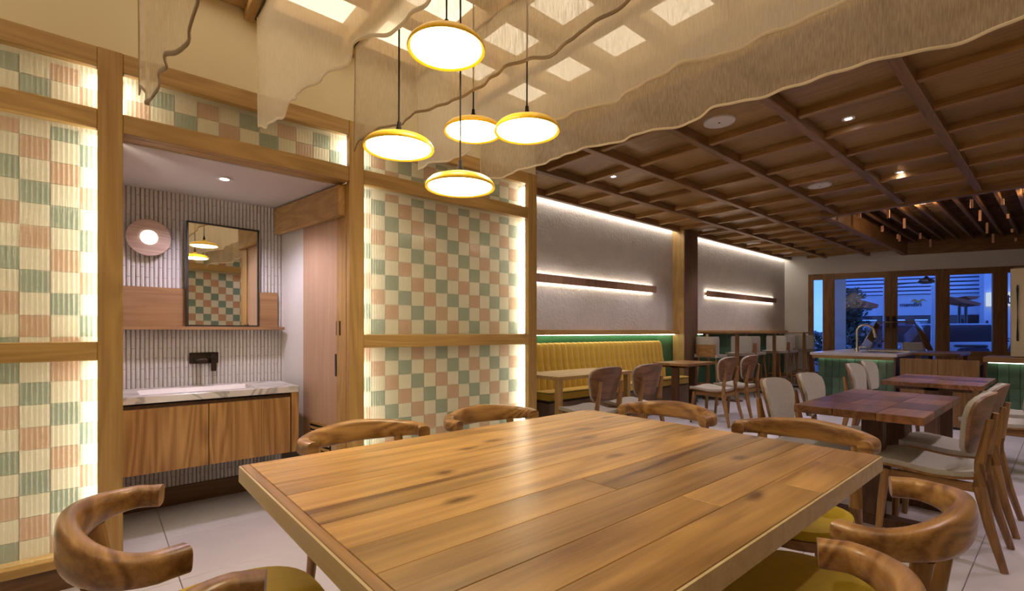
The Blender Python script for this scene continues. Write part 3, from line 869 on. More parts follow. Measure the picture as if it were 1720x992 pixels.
box('edge_band', TX0, TX1, TY0 - .006, TY0, TZ - .052, TZ - .002, M['tedge'], tb)
box('edge_band', TX1, TX1 + .006, TY0 - .006, TY1, TZ - .052, TZ - .002, M['tedge'], tb)
box('underframe', TX0 + .01, TX1 - .01, TY0 + .01, TY1 - .01, TZ - .052, TZ - .031, M['tedge'], tb)
for y in (.98, 1.48):
    for x in (1.76, 2.10):
        box('leg', x - .04, x + .04, y - .04, y + .04, .05, TZ - .052, M['teakZ'], tb, .005)
    box('foot', 1.62, 2.24, y - .045, y + .045, 0, .05, M['teakX'], tb, .005)

# ================================================================== ARMCHAIRS (curved rail, yellow seat)
def make_armchair():
    t = thing('curved_rail_armchair', 'x', 'chair', (0, 0, 0))
    # faces +Y; origin at floor below seat centre
    W, ZR = .272, .732
    pts, rad = [], []
    n = 28
    for k in range(n + 1):
        a = math.radians(180 + 180 * k / n)          # half ellipse behind
        x = W * math.cos(a); y = -.18 + .140 * math.sin(a)
        f = abs(math.cos(a))
        if k == 0 or k == n: pass
        cz = ZR + .012 * (1 - f)
        hh = .049 - .019 * f ** 2
        th = .022 + .005 * f
        pts.append((x, y, cz)); rad.append((th, hh))
    pre = []; post = []
    for q in (3, 2, 1):
        yy = -.18 + .017 * q
        pre.append((-W + .006 * q, yy, ZR - .001 * q)); post.append((W - .006 * q, yy, ZR - .001 * q))
    P_ = pre + pts + post[::-1]
    R_ = [(.027, .029)] * 3 + rad + [(.027, .029)] * 3
    tub('back_rail', P_, R_, M['railwood'], t, 20, sq=.62)
    # seat: rounded cushion
    bm = bmesh.new()
    def outl(a):
        c, s = math.cos(a), math.sin(a)
        rx, ry = .245, .225
        e = 2.0 / 2.7
        return (rx * math.copysign(abs(c) ** e, c), ry * math.copysign(abs(s) ** e, s) + .01)
    prof = [(.0, .405), (.90, .405), (.97, .415), (1.0, .432), (.985, .450), (.90, .458), (.6, .464), (.25, .466), (.0, .467)]
    nn = 36; rings = []
    for r, z in prof:
        rings.append([bm.verts.new((outl(2 * math.pi * k / nn)[0] * max(r, .01), outl(2 * math.pi * k / nn)[1] * max(r, .01), z)) for k in range(nn)])
    for i in range(len(rings) - 1):
        for k in range(nn): bm.faces.new((rings[i][k], rings[i][(k + 1) % nn], rings[i + 1][(k + 1) % nn], rings[i + 1][k]))
    bm.faces.new(rings[0]); bm.faces.new(rings[-1])
    build('seat', bm, M['yseat'], t, smooth=True)
    bm = bmesh.new()
    rings = []
    for r, z in ((.6, .36), (.9, .365), (.93, .38), (.93, .404), (.6, .404)):
        rings.append([bm.verts.new((outl(2 * math.pi * k / nn)[0] * r, outl(2 * math.pi * k / nn)[1] * r, z)) for k in range(nn)])
    for i in range(len(rings) - 1):
        for k in range(nn): bm.faces.new((rings[i][k], rings[i][(k + 1) % nn], rings[i + 1][(k + 1) % nn], rings[i + 1][k]))
    bm.faces.new(rings[0]); bm.faces.new(rings[-1])
    build('seat_frame', bm, M['teakX'], t, smooth=True)
    for s in (-1, 1):
        tub('leg', [(s * .225, -.295, 0), (s * .21, -.265, .25), (s * .20, -.235, .45), (s * .195, -.275, .70)], [.015, .022, .025, .021], M['teakZ'], t, 12)
        tub('leg', [(s * .225, .20, 0), (s * .195, .165, .25), (s * .18, .14, .40)], [.015, .021, .022], M['teakZ'], t, 12)
    return t
arm = make_armchair()
def tip(loc, rz): return loc
# (centre of seat, rotation). The rail's tips sit at local y = +.085
AC = [((1.568, .268, 0), 0, 'curved-rail armchair with its back to the tall checkered panel and bottom rail'),
      ((2.31, .363, 0), 0, 'curved-rail armchair at the table end, next to the one by the tall checkered panel'),
      ((1.18, .905, 0), -90, 'curved-rail armchair at the table side in front of the vanity and vented door'),
      ((1.185, 1.61, 0), -90, 'curved-rail armchair at the table side in front of the large checkered panel'),
      ((1.517, 2.265, 0), 180, 'curved-rail armchair at the table end closest to the pale oak bench table'),
      ((2.228, 2.218, 0), 180, 'curved-rail armchair at the table end in front of the block-leg table'),
      ((2.54, 1.575, 0), 90, 'curved-rail armchair on the aisle side of the communal table, nearer the block-leg table'),
      ((2.546, .91, 0), 90, 'curved-rail armchair on the aisle side of the communal table, farther from the block-leg table')]
for k, (l, a, lab) in enumerate(AC):
    o = arm if k == 0 else copy_tree(arm)
    place(o, l, math.radians(a)); o['label'] = lab; o['group'] = 'armchairs around the communal table'

# ================================================================== DINING CHAIRS (shell back with oatmeal pads)
def make_dining():
    t = thing('dining_chair', 'x', 'chair', (0, 0, 0))
    # faces +Y, origin floor below seat centre
    def hw(v):
        base = .150 + .072 * min(1.0, v * 1.5) ** .8
        top = 1.0 if v < .78 else math.sqrt(max(0.0, 1 - ((v - .78) / .225) ** 2.6)) * .28 + .72
        bot = 1.0 if v > .14 else .80 + .20 * math.sqrt(max(0, 1 - ((.14 - v) / .15) ** 2))
        return base * top * bot
    def shell(off):
        def fn(u, v):
            w = hw(v)
            x = u * w
            y = -.195 - .075 * v + .055 * (x / .22) ** 2 + off
            z = .560 + .318 * v - .016 * (abs(u) ** 3) * (1 if v > .6 else 0) * 1.0
            return (x, y, z), (0, 1, .2)
        return fn
    bm = bmesh.new(); slab(bm, shell(0), 12, 12, .014)
    build('backrest', bm, M['shellwood'], t, smooth=True)
    bm = bmesh.new(); slab(bm, shell(.019), 12, 12, .022)
    bmesh.ops.scale(bm, vec=(.975, 1, 1), verts=bm.verts)
    build('back_pad', bm, M['linenpad'], t, smooth=True)
    def seat(off, s):
        def fn(u, v):
            w = (.205 + .03 * v) * (1 if v < .86 else math.sqrt(max(0, 1 - ((v - .86) / .145) ** 2)) * .35 + .65) * (1 if v > .12 else .85 + .15 * v / .12) * s
            x = u * w
            y = -.205 + .44 * v
            z = .432 + off + .012 * (abs(u) ** 2) - .018 * math.exp(-((v - .35) / .3) ** 2) + .010 * v - .01 * max(0, v - .85) / .15
            return (x, y, z), (0, 0, 1)
        return fn
    bm = bmesh.new(); slab(bm, seat(0, 1), 10, 12, .014)
    build('seat_shell', bm, M['teakX'], t, smooth=True)
    bm = bmesh.new(); slab(bm, seat(.020, .985), 10, 12, .028)
    build('seat_pad', bm, M['linenpad'], t, smooth=True)
    for s in (-1, 1):
        tub('leg', [(s * .205, -.315, 0), (s * .188, -.262, .2), (s * .172, -.222, .40), (s * .160, -.222, .52), (s * .150, -.258, .75)], [(.018, .016), (.026, .021), (.033, .023), (.029, .021), (.020, .015)], M['teakZ'], t, 8)
        tub('leg', [(s * .205, .20, 0), (s * .190, .185, .22), (s * .175, .165, .415)], [(.016, .015), (.022, .020), (.028, .024)], M['teakZ'], t, 8)
        box('side_rail', s * .170 - .011, s * .170 + .011, -.21, .16, .368, .416, M['teakY'], t, .004)
    box('front_rail', -.17, .17, .150, .172, .372, .416, M['teakX'], t, .004)
    box('rear_rail', -.165, .165, -.225, -.203, .372, .416, M['teakX'], t, .004)
    return t
din = make_dining()
DC = [((.03, 3.56, 0), 90, 'wooden-backed dining chair at the pale oak table, nearer the timber screen', 'chairs at the pale oak bench table'),
      ((.03, 4.24, 0), 88, 'wooden-backed dining chair at the pale oak table, nearer the oak-clad column', 'chairs at the pale oak bench table'),
      ((-.06, 6.17, 0), 90, 'wooden-backed dining chair at the glossy square table, nearer the yellow banquette', 'chairs at the glossy square table'),
      ((-.06, 6.83, 0), 90, 'wooden-backed dining chair at the glossy square table, nearer the bar stools', 'chairs at the glossy square table'),
      ((1.90, 3.56, 0), -90, 'oatmeal-padded chair on the banquette side of the block-leg table, nearer the communal table', 'chairs at the block-leg table'),
      ((1.90, 4.22, 0), -90, 'oatmeal-padded chair on the banquette side of the block-leg table, nearer the green island', 'chairs at the block-leg table'),
      ((2.50, 3.62, 0), 90, 'oatmeal-seated chair across the block-leg table with its wooden back and legs fully in view', 'chairs at the block-leg table'),
      ((2.51, 4.25, 0), 90, 'oatmeal-seated dining chair across the block-leg table, half hidden by its neighbour', 'chairs at the block-leg table'),
      ((1.80, 5.85, 0), -90, 'oatmeal-padded chair in front of the green tiled island, nearer the block-leg table', 'chairs at the counter-side table'),
      ((1.76, 6.53, 0), -90, 'oatmeal-padded chair in front of the green tiled island, nearer the island', 'chairs at the counter-side table'),
      ((2.64, 5.72, 0), 90, 'oatmeal-seated chair by the tiled counter below the steel fridge, nearer the block-leg table', 'chairs at the counter-side table'),
      ((2.64, 6.38, 0), 90, 'oatmeal-seated chair by the tiled counter below the steel fridge, nearer the fridge', 'chairs at the counter-side table')]
for k, (l, a, lab, g) in enumerate(DC):
    o = din if k == 0 else copy_tree(din)
    place(o, l, math.radians(a)); o['label'] = lab; o['group'] = g

# ================================================================== BAR TABLES AND STOOLS
def make_stool():
    t = thing('bar_stool', 'x', 'stool', (0, 0, 0))
    def bk(u, v):
        w = .20 - .012 * (1 - v)
        w *= 1 if v < .85 else .93 + .07 * math.sqrt(max(0, 1 - ((v - .85) / .15) ** 2))
        x = u * w
        return (x, -.20 - .02 * v + .09 * abs(u) ** 4, .80 + .32 * v), (0, 1, 0)
    bm = bmesh.new(); slab(bm, bk, 12, 8, .03); build('backrest', bm, M['linenpad'], t, smooth=True)
    def bk2(u, v):
        x = u * .165
        return (x, -.224 - .02 * v * .6 + .09 * abs(u * .165 / .2) ** 4, .79 + .20 * v), (0, 1, 0)
    bm = bmesh.new(); slab(bm, bk2, 10, 4, .012); build('back_panel', bm, M['teakX'], t, smooth=True)
    def se(u, v):
        w = .20 * (1 if v < .8 else .75 + .25 * math.sqrt(max(0, 1 - ((v - .8) / .2) ** 2)))
        return (u * w, -.19 + .40 * v, .79 + .008 * u * u), (0, 0, 1)
    bm = bmesh.new(); slab(bm, se, 8, 8, .05); build('seat', bm, M['linenpad'], t, smooth=True)
    for sx in (-1, 1):
        for sy in (-1, 1):
            tub('leg', [(sx * .205, sy * .20 + .01, 0), (sx * .15, sy * .145 + .01, .765)], [.013, .019], M['teakZ'], t, 8)
    for sy in (-1, 1):
        box('footrest', -.185, .185, sy * .18 + .002, sy * .18 + .02, .24 if sy > 0 else .32, .27 if sy > 0 else .35, M['teakX'], t, .003)
    for sx in (-1, 1):
        box('side_rung', sx * .185 - .009, sx * .185 + .009, -.17, .185, .28, .31, M['teakY'], t, .003)
    return t
st = make_stool()
BT = [(-1.02, 8.35), (-1.02, 9.95), (-1.0, 11.5)]
kk = 0
names = ['nearest the oak-clad column', 'mid-row', 'nearest the folding doors']
for q, (x, y) in enumerate(BT):
    t = thing('bar_table', 'tall slim wooden bar table ' + names[q], 'bar table', (x, y, 0), 'tall bar tables')
    box('table_top', x - .3, x + .38, y - .33, y + .33, 1.165, 1.195, M['teakX'], t, .003)
    for sx in (.30,):
        box('post', x + sx - .025, x + sx + .025, y - .025, y + .025, .02, 1.165, M['teakZ'], t, .003)
    box('post', x - .25, x - .2, y - .025, y + .025, .02, 1.165, M['teakZ'], t, .003)
    box('foot_plate', x - .28, x + .36, y - .09, y + .09, 0, .02, M['darkwood'], t, .003)
    for sgn in (-1, 1):
        o = st if kk == 0 else copy_tree(st)
        place(o, (x + .10, y + sgn * .52, 0), 0 if sgn < 0 else math.pi)
        o['label'] = 'oatmeal bar stool at the bar table %s, facing the %s' % (names[q], 'doors' if sgn < 0 else 'column')
        o['group'] = 'bar stools'
        kk += 1

# ================================================================== ISLAND, COUNTERS
IX0, IX1, IY0, IY1, IZ = .50, 1.53, 8.03, 10.6, .90
isl = thing('tiled_island', 'kitchen island clad in green glazed tiles under a pale quartz top', 'island', ((IX0 + IX1) / 2, (IY0 + IY1) / 2, 0))
box('core', IX0 + .08, IX1 - .04, IY0 + .10, IY1 - .1, 0, IZ - .04, M['benchbase'], isl)
box('countertop', IX0, IX1, IY0, IY1, IZ - .04, IZ, M['quartz'], isl, .004)
box('apron', IX0 + .02, IX1 - .02, IY0 + .04, IY0 + .06, IZ - .085, IZ - .04, M['oakX'], isl)
box('led_strip', IX0 + .09, IX1 - .05, IY0 + .064, IY0 + .076, IZ - .085, IZ - .075, E_['ctr'], isl)
def tiles_front(parent, x0, x1, y, z0, z1, w, h):
    c = None
    n = int((x1 - x0) / w); m = int(math.ceil((z1 - z0) / h))
    for i in range(n):
        for j in range(m):
            a = x0 + i * w; t1 = z1 - j * h; t0 = max(z0, t1 - h)
            if t1 - t0 < .03: continue
            key = (round(t1 - t0, 3))
            if c is None: c = {}
            if key not in c: c[key] = box('green_tile', a + .002, a + w - .002, y - .012, y, t0 + .002, t1 - .002, M['gtile'], parent, .003).data
            else: link('green_tile', c[key], parent, (a + w / 2, y - .006, (t0 + t1) / 2))
tiles_front(isl, IX0 + .08, IX1 - .04, IY0 + .10, .02, IZ - .07, .091, .295)
box('end_panel', IX1 - .04, IX1 - .02, IY0 + .03, IY1 - .1, 0, IZ - .04, M['darkwood'], isl)
# sink in island + faucet
fx, fy = .90, 8.80
bm = bmesh.new(); bxo(bm, 1.0, 1.42, 8.55, 8.98, IZ - .001, IZ + .0008)
build('sink_rim', bm, M['chrome'], isl)
box('sink_bowl', 1.03, 1.39, 8.58, 8.95, IZ + .0006, IZ + .0014, M['black'], isl)
ft = thing('gooseneck_faucet', 'tall brushed steel gooseneck faucet on the island', 'faucet', (fx, fy, IZ))
ps = [(fx, fy, IZ), (fx, fy, IZ + .30)]
for k in range(9):
    a = math.pi * (1 - k / 8 * .92)
    ps.append((fx + .105 + .105 * math.cos(a), fy, IZ + .30 + .105 * math.sin(a)))
tub('neck', ps, .017, M['chrome'], ft, 12)
e = ps[-1]
tub('spray_head', [(e[0], fy, e[2]), (e[0] + .025, fy, e[2] - .11)], [.020, .024], M['chrome'], ft, 12)
lat('base', [(.002, 0), (.028, 0), (.026, .05), (.002, .05)], (fx, fy, IZ), M['chrome'], ft, 16)
box('lever', fx + .02, fx + .12, fy - .01, fy + .01, IZ + .06, IZ + .08, M['chrome'], ft, .003)
# glass display case on island
M['gglass'] = clear_glass('guard_glass', 3.0, (.80, .84, .86))
gy0, gy1 = 9.35, 9.95
zt = IZ + .46
GZ = IZ + .0025
gc = thing('glass_display_guard', 'slanted clear glass food guard on the island behind the faucet', 'glass guard', (1.2, (gy0 + gy1) / 2, IZ))
def quad(name, pts, th, mat, parent):
    bm = bmesh.new()
    p = [Vector(q) for q in pts]
    nrm = (p[1] - p[0]).cross(p[2] - p[0]).normalized() * th
    A = [bm.verts.new(q) for q in p]; B = [bm.verts.new(q + nrm) for q in p]
    bm.faces.new(A); bm.faces.new(B)
    for i in range(4): bm.faces.new((A[i], A[(i + 1) % 4], B[(i + 1) % 4], B[i]))
    return build(name, bm, mat, parent)
b0, b1, t0_, t1_ = .80, 1.62, .98, 1.46
fl_, fr2 = (b0, gy0, GZ + .008), (b1, gy0, GZ + .008)
bl_, br_ = (b0, gy1, GZ + .008), (b1, gy1, GZ + .008)
tfl, tfr, tbl, tbr = (t0_, gy0 + .2, zt), (t1_, gy0 + .2, zt), (t0_, gy1 - .1, zt), (t1_, gy1 - .1, zt)
quad('front_pane', [fl_, fr2, tfr, tfl], .008, M['gglass'], gc)
quad('top_pane', [tfl, tfr, tbr, tbl], .008, M['gglass'], gc)
quad('side_pane', [fl_, bl_, tbl, tfl], .008, M['gglass'], gc)
quad('side_pane', [fr2, br_, tbr, tfr], .008, M['gglass'], gc)
for a, b_ in ((tfl, tfr), (fl_, tfl), (fr2, tfr), (tbl, tbr), (bl_, tbl), (br_, tbr), (tfl, tbl), (tfr, tbr)):
    tub('edge_trim', [a, b_], .007, M['chrome'], gc, 8)
tr = thing('steel_tray_rack', 'flat steel tray with round wells in front of the glass guard', 'tray', (1.2, 9.2, IZ))
box('tray', .95, 1.48, 9.10, 9.30, IZ + .002, IZ + .022, M['chrome'], tr, .003)
for k in range(6): lat('well', [(.002, 0), (.03, 0), (.034, .006), (.002, .004)], (.995 + .085 * k, 9.20, IZ + .022), M['black'], tr, 14)
bxw = thing('white_box', 'low white oblong box on the island beside the glass guard', 'box', (1.38, 10.2, IZ))
box('box_body', 1.20, 1.52, 10.15, 10.25, IZ, IZ + .11, M['plastic'], bxw, .006)
box('box_lid', 1.19, 1.525, 10.145, 10.255, IZ + .11, IZ + .125, M['plastic'], bxw, .003)
# wooden counter panels between island and right counter
cp = thing('wooden_counter_front', 'low counter front of two plain oak-veneer panels behind the plank table', 'counter', (1.95, 7.97, 0))
for a, b_ in ((1.575, 1.945), (1.95, 2.325)):
    box('front_panel', a, b_, 7.95, 7.975, .03, .855, M['walnutZ'], cp, .002)
box('carcass', 1.575, 2.325, 7.976, 8.35, 0, .80, M['darkwood'], cp)
box('toe_board', 1.58, 2.32, 7.97, 7.975, 0, .03, M['black'], cp)
wt = thing('wooden_side_table', 'small wooden work table with slim legs beyond the counter panels', 'table', (1.75, 9.3, 0))
box('table_top', 1.56, 2.05, 8.9, 9.98, .86, .898, M['teakX'], wt, .003)
for x in (1.6, 2.0):
    for y in (8.95, 9.92): box('leg', x - .025, x + .025, y - .025, y + .025, 0, .86, M['teakZ'], wt)
rc = thing('tiled_counter', 'green tiled counter with dark wood edge below the steel fridge', 'counter', (3.0, 8.1, 0))
box('countertop', 2.36, 3.6, 7.86, 8.6, .845, .905, M['walnutX'], rc, .004)
box('led_strip', 2.40, 3.58, 7.925, 7.937, .834, .844, E_['ctr'], rc)
box('core', 2.38, 3.58, 7.975, 8.58, 0, .845, M['benchbase'], rc)
tiles_front(rc, 2.385, 3.58, 7.974, .02, .84, .091, .295)
fg = thing('steel_fridge', 'upright stainless steel fridge standing on the tiled counter', 'fridge', (2.9, 8.3, .905))
fxl = ony(1697, 520, 8.0)[0]; fzt = ony(1697, 449, 8.0)[2]
box('body', fxl + .02, 3.4, 8.02, 8.55, .905, fzt, M['stainless'], fg, .01)
box('fridge_door', fxl, 3.39, 7.99, 8.018, .91, fzt - .01, M['stainless'], fg, .008)
tub('door_handle', [(fxl + .06, 7.985, 1.1), (fxl + .06, 7.95, 1.13), (fxl + .06, 7.95, 1.7), (fxl + .06, 7.985, 1.73)], .010, M['black'], fg, 8)

# ================================================================== KITCHEN VOID: battens and hanging wood
bt = thing('ceiling_batten_grid', 'dark timber battens and slats inside the ceiling opening over the kitchen', 'batten grid', (2.2, 10.5, 3.1))
x = OPX + .18
while x < 3.7:
    box('batten', x - .02, x + .02, OPY + .05, wall_y(x) - .05, 3.10, 3.18, M['walnutY'], bt); x += .21
y = OPY + .12
while y < 13.6:
    xa = max(OPX + .05, FP[0] + (y - FP[1]) / .45 + .05)
    box('slat', xa, 3.7, y - .012, y + .012, 3.185, 3.205, M['walnutX'], bt); y += .14
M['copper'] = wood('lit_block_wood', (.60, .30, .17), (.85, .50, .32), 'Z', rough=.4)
hang = [(1444, 361, 9), (1492, 359, 14), (1519, 375, 17), (1482, 384, 10), (1511, 400, 10), (1532, 413, 11), (1546, 396, 10), (1563, 408, 13), (1508, 397, 8), (1632, 342, 14), (1646, 362, 18), (1658, 383, 18), (1668, 400, 15), (1684, 339, 10), (1693, 363, 8), (1700, 387, 6), (1706, 402, 6)]
for k, (u, v, hpx) in enumerate(hang):
    zb_ = ZC + .03 + .05 * ((k * 7) % 4) / 3
    x, y, z = onz(u, v + hpx / 2, zb_)
    lim = wall_y(x) - .25
    tdep = (z - H) * F / (V0 - v - hpx / 2)
    hh = hpx / F * tdep
    if y < OPY + .1 or y > lim: continue
    t = thing('hanging_wood_block', 'small warm-lit wood block hanging by a cord below the dark battens', 'hanging block', (x, y, z), 'hanging wood blocks')
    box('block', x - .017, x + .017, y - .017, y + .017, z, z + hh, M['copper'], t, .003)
    tub('cord', [(x, y, z + hh), (x, y, 3.10)], .002, M['cable'], t, 5)
for x, y in ((1.6, 9.3), (2.7, 9.6)):  # lamps added to brighten the hanging blocks; no known fitting here
    l = bpy.data.lights.new('added_block_bulb', 'POINT'); l.energy = 11; l.color = (1, .68, .45); l.shadow_soft_size = .04
    t = thing('added_block_lamp', 'small black lamp added between the dark battens to brighten the wood blocks', 'spotlight', (x, y, 3.4), 'lamps added for the wood blocks')
    lat('can', [(.03, 0), (.04, 0), (.04, .12), (.002, .12)], (x, y, 3.10), M['black'], t, 16)
    tub('stem', [(x, y, 3.21), (x, y, 3.62)], .008, M['black'], t, 6)
    o = bpy.data.objects.new('added_block_bulb', l); COL.objects.link(o); o.parent = t; o.location = (0, 0, -.37)

# ================================================================== PENDANTS
PEND = [((750, 84), 1.73, 2.985), ((670, 250), 1.93, 0), ((795, 222), 2.28, 0), ((885, 221), 2.04, 0), ((773, 315), 1.93, 0)]
plab = ['topmost yellow dish pendant lamp, hung highest over the communal table', 'yellow dish pendant lamp closest to the checkered screen over the alcove corner',
        'yellow dish pendant lamp partly hidden behind its neighbour', 'yellow dish pendant lamp in front of the half-hidden one', 'lowest yellow dish pendant lamp hanging over the communal table']
for k, ((u, v), t_, _) in enumerate(PEND):
    r = ray(u, v); x, y, z = D + t_ * r[0], t_ * r[1], H + t_ * r[2]
    R = .140
    t = thing('pendant_lamp', plab[k], 'pendant lamp', (x, y, z), 'yellow pendant lamps')
    lat('shade', [(R - .012, .001), (R - .002, -.003), (R, .001), (R - .001, .008), (R - .006, .017), (R * .87, .029), (R * .70, .038), (R * .5, .044), (R * .25, .048), (.022, .053), (.018, .066), (.004, .068), (.004, .058), (R * .28, .040), (R * .55, .034), (R * .82, .022), (R - .014, .006)], (x, y, z), M['yenamel'], t, 48, cap=False)
    lat('diffuser', [(.001, -.004), (R * .5, -.004), (R * .85, -.001), (R - .013, .003), (R - .013, .008), (.001, .010)], (x, y, z), E_['pend'], t, 48)
    lat('cable_grip', [(.003, .066), (.011, .066), (.012, .080), (.008, .092), (.007, .108), (.003, .110)], (x, y, z), M['cable'], t, 16)
    tub('cable', [(x, y, z + .10), (x + .002, y, (z + 3.0) / 2), (x, y, 3.13)], .0036, M['cable'], t, 6)

# ================================================================== CURTAINS
def curtain(label, Y, hem, mat, hmat, seed, right=3.6):
    rnd = random.Random(seed)
    hp_ = [ony(u, v, Y) for u, v in hem]
    hp_ = sorted([(max(p[0], .03 + .001 * q), p[2]) for q, p in enumerate(hp_)])
    last = hp_[-1]
    x = last[0] + .35; q = 0
    while x < right + .3:
        hp_.append((x, last[1] + .06 * math.sin(x * 3.1 + seed) + .02 * q)); x += .35; q += 1
    X0, X1 = hp_[0][0], right
    def hz(x):
        for (a, za), (b_, zb_) in zip(hp_[:-1], hp_[1:]):
            if a <= x <= b_:
                f = (x - a) / max(b_ - a, 1e-6); f = f * f * (3 - 2 * f)
                return za + (zb_ - za) * f
        return hp_[-1][1]
    ph = [rnd.uniform(0, 6.28) for _ in range(5)]
    fq = [rnd.uniform(9, 13), rnd.uniform(17, 24), rnd.uniform(34, 46), rnd.uniform(3, 5)]
    nx, nz = 260, 12
    ztop = 2.975
    bm = bmesh.new(); G = []
    for j in range(nz + 1):
        row = []
        for i in range(nx + 1):
            x = X0 + (X1 - X0) * i / nx
            f = j / nz
            w = (.020 * math.sin(fq[0] * x + ph[0] + f * .8) + .012 * math.sin(fq[1] * x + ph[1] - f) + .006 * math.sin(fq[2] * x + ph[2]))
            w2 = .05 * math.sin(fq[3] * x + ph[3])
            y = Y + (w * (.30 + .35 * f) + w2 * f * .25) * (.5 + .6 * Y) * min(1, .35 + (x - X0) * .8)
            z = ztop + (hz(x) - ztop) * f
            row.append(bm.verts.new((x, y, z)))
        G.append(row)
    for j in range(nz):
        for i in range(nx): bm.faces.new((G[j][i], G[j][i + 1], G[j + 1][i + 1], G[j + 1][i]))
    hemp = [v.co.copy() for v in G[nz]]; edge = [G[j][0].co.copy() for j in range(nz + 1)]
    t = thing('sheer_curtain', label, 'curtain', ((X0 + X1) / 2, Y, ztop), 'sheer curtains below the skylight')
    build('cloth', bm, mat, t, smooth=True)
    tub('hem', hemp, [(.0035, .007)] * len(hemp), hmat, t, 6)
    tub('side_hem', edge, .0035, hmat, t, 6)
    tub('rod', [(.0, Y, 2.978), (right, Y, 2.978)], .006, M['black'], t, 8)
    return t
CH = [('short grey-brown linen drape hanging beside the tall checkered panel post', .148, [(232, 158), (262, 160), (268, 128), (285, 102), (300, 78), (312, 45), (319, 8)], 'sheerlinen', 'hemlinen', 1),
      ('white voile drape hanging over the alcove opening', .68, [(432, 212), (446, 213), (462, 200), (474, 196), (486, 168), (515, 156), (552, 122), (592, 104), (602, 76), (615, 62), (650, 48), (682, 24), (712, 2)], 'sheerwhite', 'hemwhite', 2),
      ('brown linen drape with dark wavy hem running behind the pendant lamps', 1.21, [(597, 254), (608, 236), (630, 221), (688, 198), (728, 178), (768, 160), (805, 138), (852, 120), (888, 102), (921, 94), (961, 69), (980, 52), (1020, 28), (1062, 2)], 'sheerlinen', 'hemlinen', 3),
      ('white voile drape between the two brown linen drapes', 1.70, [(700, 284), (716, 276), (760, 266), (815, 242), (870, 222), (934, 200), (1104, 132), (1222, 88), (1344, 37), (1432, 2)], 'sheerwhite', 'hemwhite', 4),
      ('brown linen drape hanging along the edge of the coffered wood ceiling', 2.27, [(808, 302), (840, 296), (880, 283), (990, 250), (1104, 217), (1190, 186), (1285, 161), (1390, 130), (1485, 103), (1600, 66), (1720, 28)], 'sheerlinen', 'hemwhite', 5)]
for lab, Y, hem, mt, hm, sd in CH: curtain(lab, Y, hem, M[mt], M[hm], sd)

# ================================================================== FACADE DOORS (far frame)
def S(u): return far(u, 520)[0]
z_sill = .12
tag(box('trim_1', S(1357.5), 6.5, .02, .16, 0, z_sill, M['darkwood'], fr='far'), kind='structure')
leaves = [(1357.5, 1392.5), (1392.5, 1497.5), (1497.5, 1584.5), (1584.5, 1681.5), (1681.5, 1790)]
zt_ = z_head
for k, (ua, ub) in enumerate(leaves):
    a, b_ = S(ua), S(ub)
    d = thing('door_%d' % (k + 2), None, None, ((a + b_) / 2, .05, z_sill), fr='far', kind='structure')
    fw = .115
    box('stile', a, a + fw, .03, .09, z_sill, zt_, M['teakZ'], d, .003, fr='far')
    box('stile', b_ - fw, b_ - .001, .03, .09, z_sill, zt_, M['teakZ'], d, .003, fr='far')
    box('top_rail', a + fw, b_ - fw, .03, .09, zt_ - .13, zt_, M['teakX'], d, .003, fr='far')
    zk = z_sill + .16 if k < 3 else .80
    box('bottom_rail', a + fw, b_ - fw, .03, .09, z_sill, zk, M['teakX'], d, .003, fr='far')
    box('glass_pane', a + fw, b_ - fw, .056, .062, zk, zt_ - .13, M['glass'], d, fr='far')
    if k in (1, 2):
        x = b_ - fw * .6 if k == 1 else a + fw * .4
        box('door_handle', x - .03, x + .03, -.02, .03, far(1490, 540)[1] - .14, far(1490, 540)[1] + .12, M['black'], d, fr='far')

# ================================================================== OUTSIDE
tag(box('ground', -12, 26, .2, 40, -.25, -.02, flat('street_asphalt', (.10, .10, .11), .7, noise=.2)), kind='structure') if False else None
gr = tag(box('ground', -12, 26, .2, 40, -.25, -.02, flat('street_asphalt', (.10, .10, .11), .7, noise=.2), fr='far'), kind='structure')
tag(box('ceiling_terrace', -1.5, 9, .2, 3.4, 2.72, 2.8, M['white'], fr='far'), kind='structure')
pc = thing('terrace_pillar', 'plain pale square pillar outside the glass doors', 'pillar', (S(1425), 2.6, 0), fr='far')
pa, pb = far(1404, 540, 2.4)[0], far(1421, 540, 2.4)[0]
box('shaft', pa - .25, pb, 2.4, 2.8, 0, 2.72, M['white'], pc, .01, fr='far')
# terrace light
tl = thing('terrace_strip_light', 'slim glowing strip light under the terrace ceiling', 'strip light', (1.2, 1.6, 2.6), fr='far')
sa, sb = far(1440, 470, 1.6)[0], far(1488, 470, 1.6)[0]
box('tube', sa, sb, 1.6, 1.64, 2.62, 2.65, emit('strip_tube', (1, .93, .85), 6), tl, fr='far')
for x in (sa + .1, sb - .1): tub('hanger', [(x, 1.62, 2.65), (x, 1.62, 2.72)], .008, M['black'], tl, 6, fr='far')
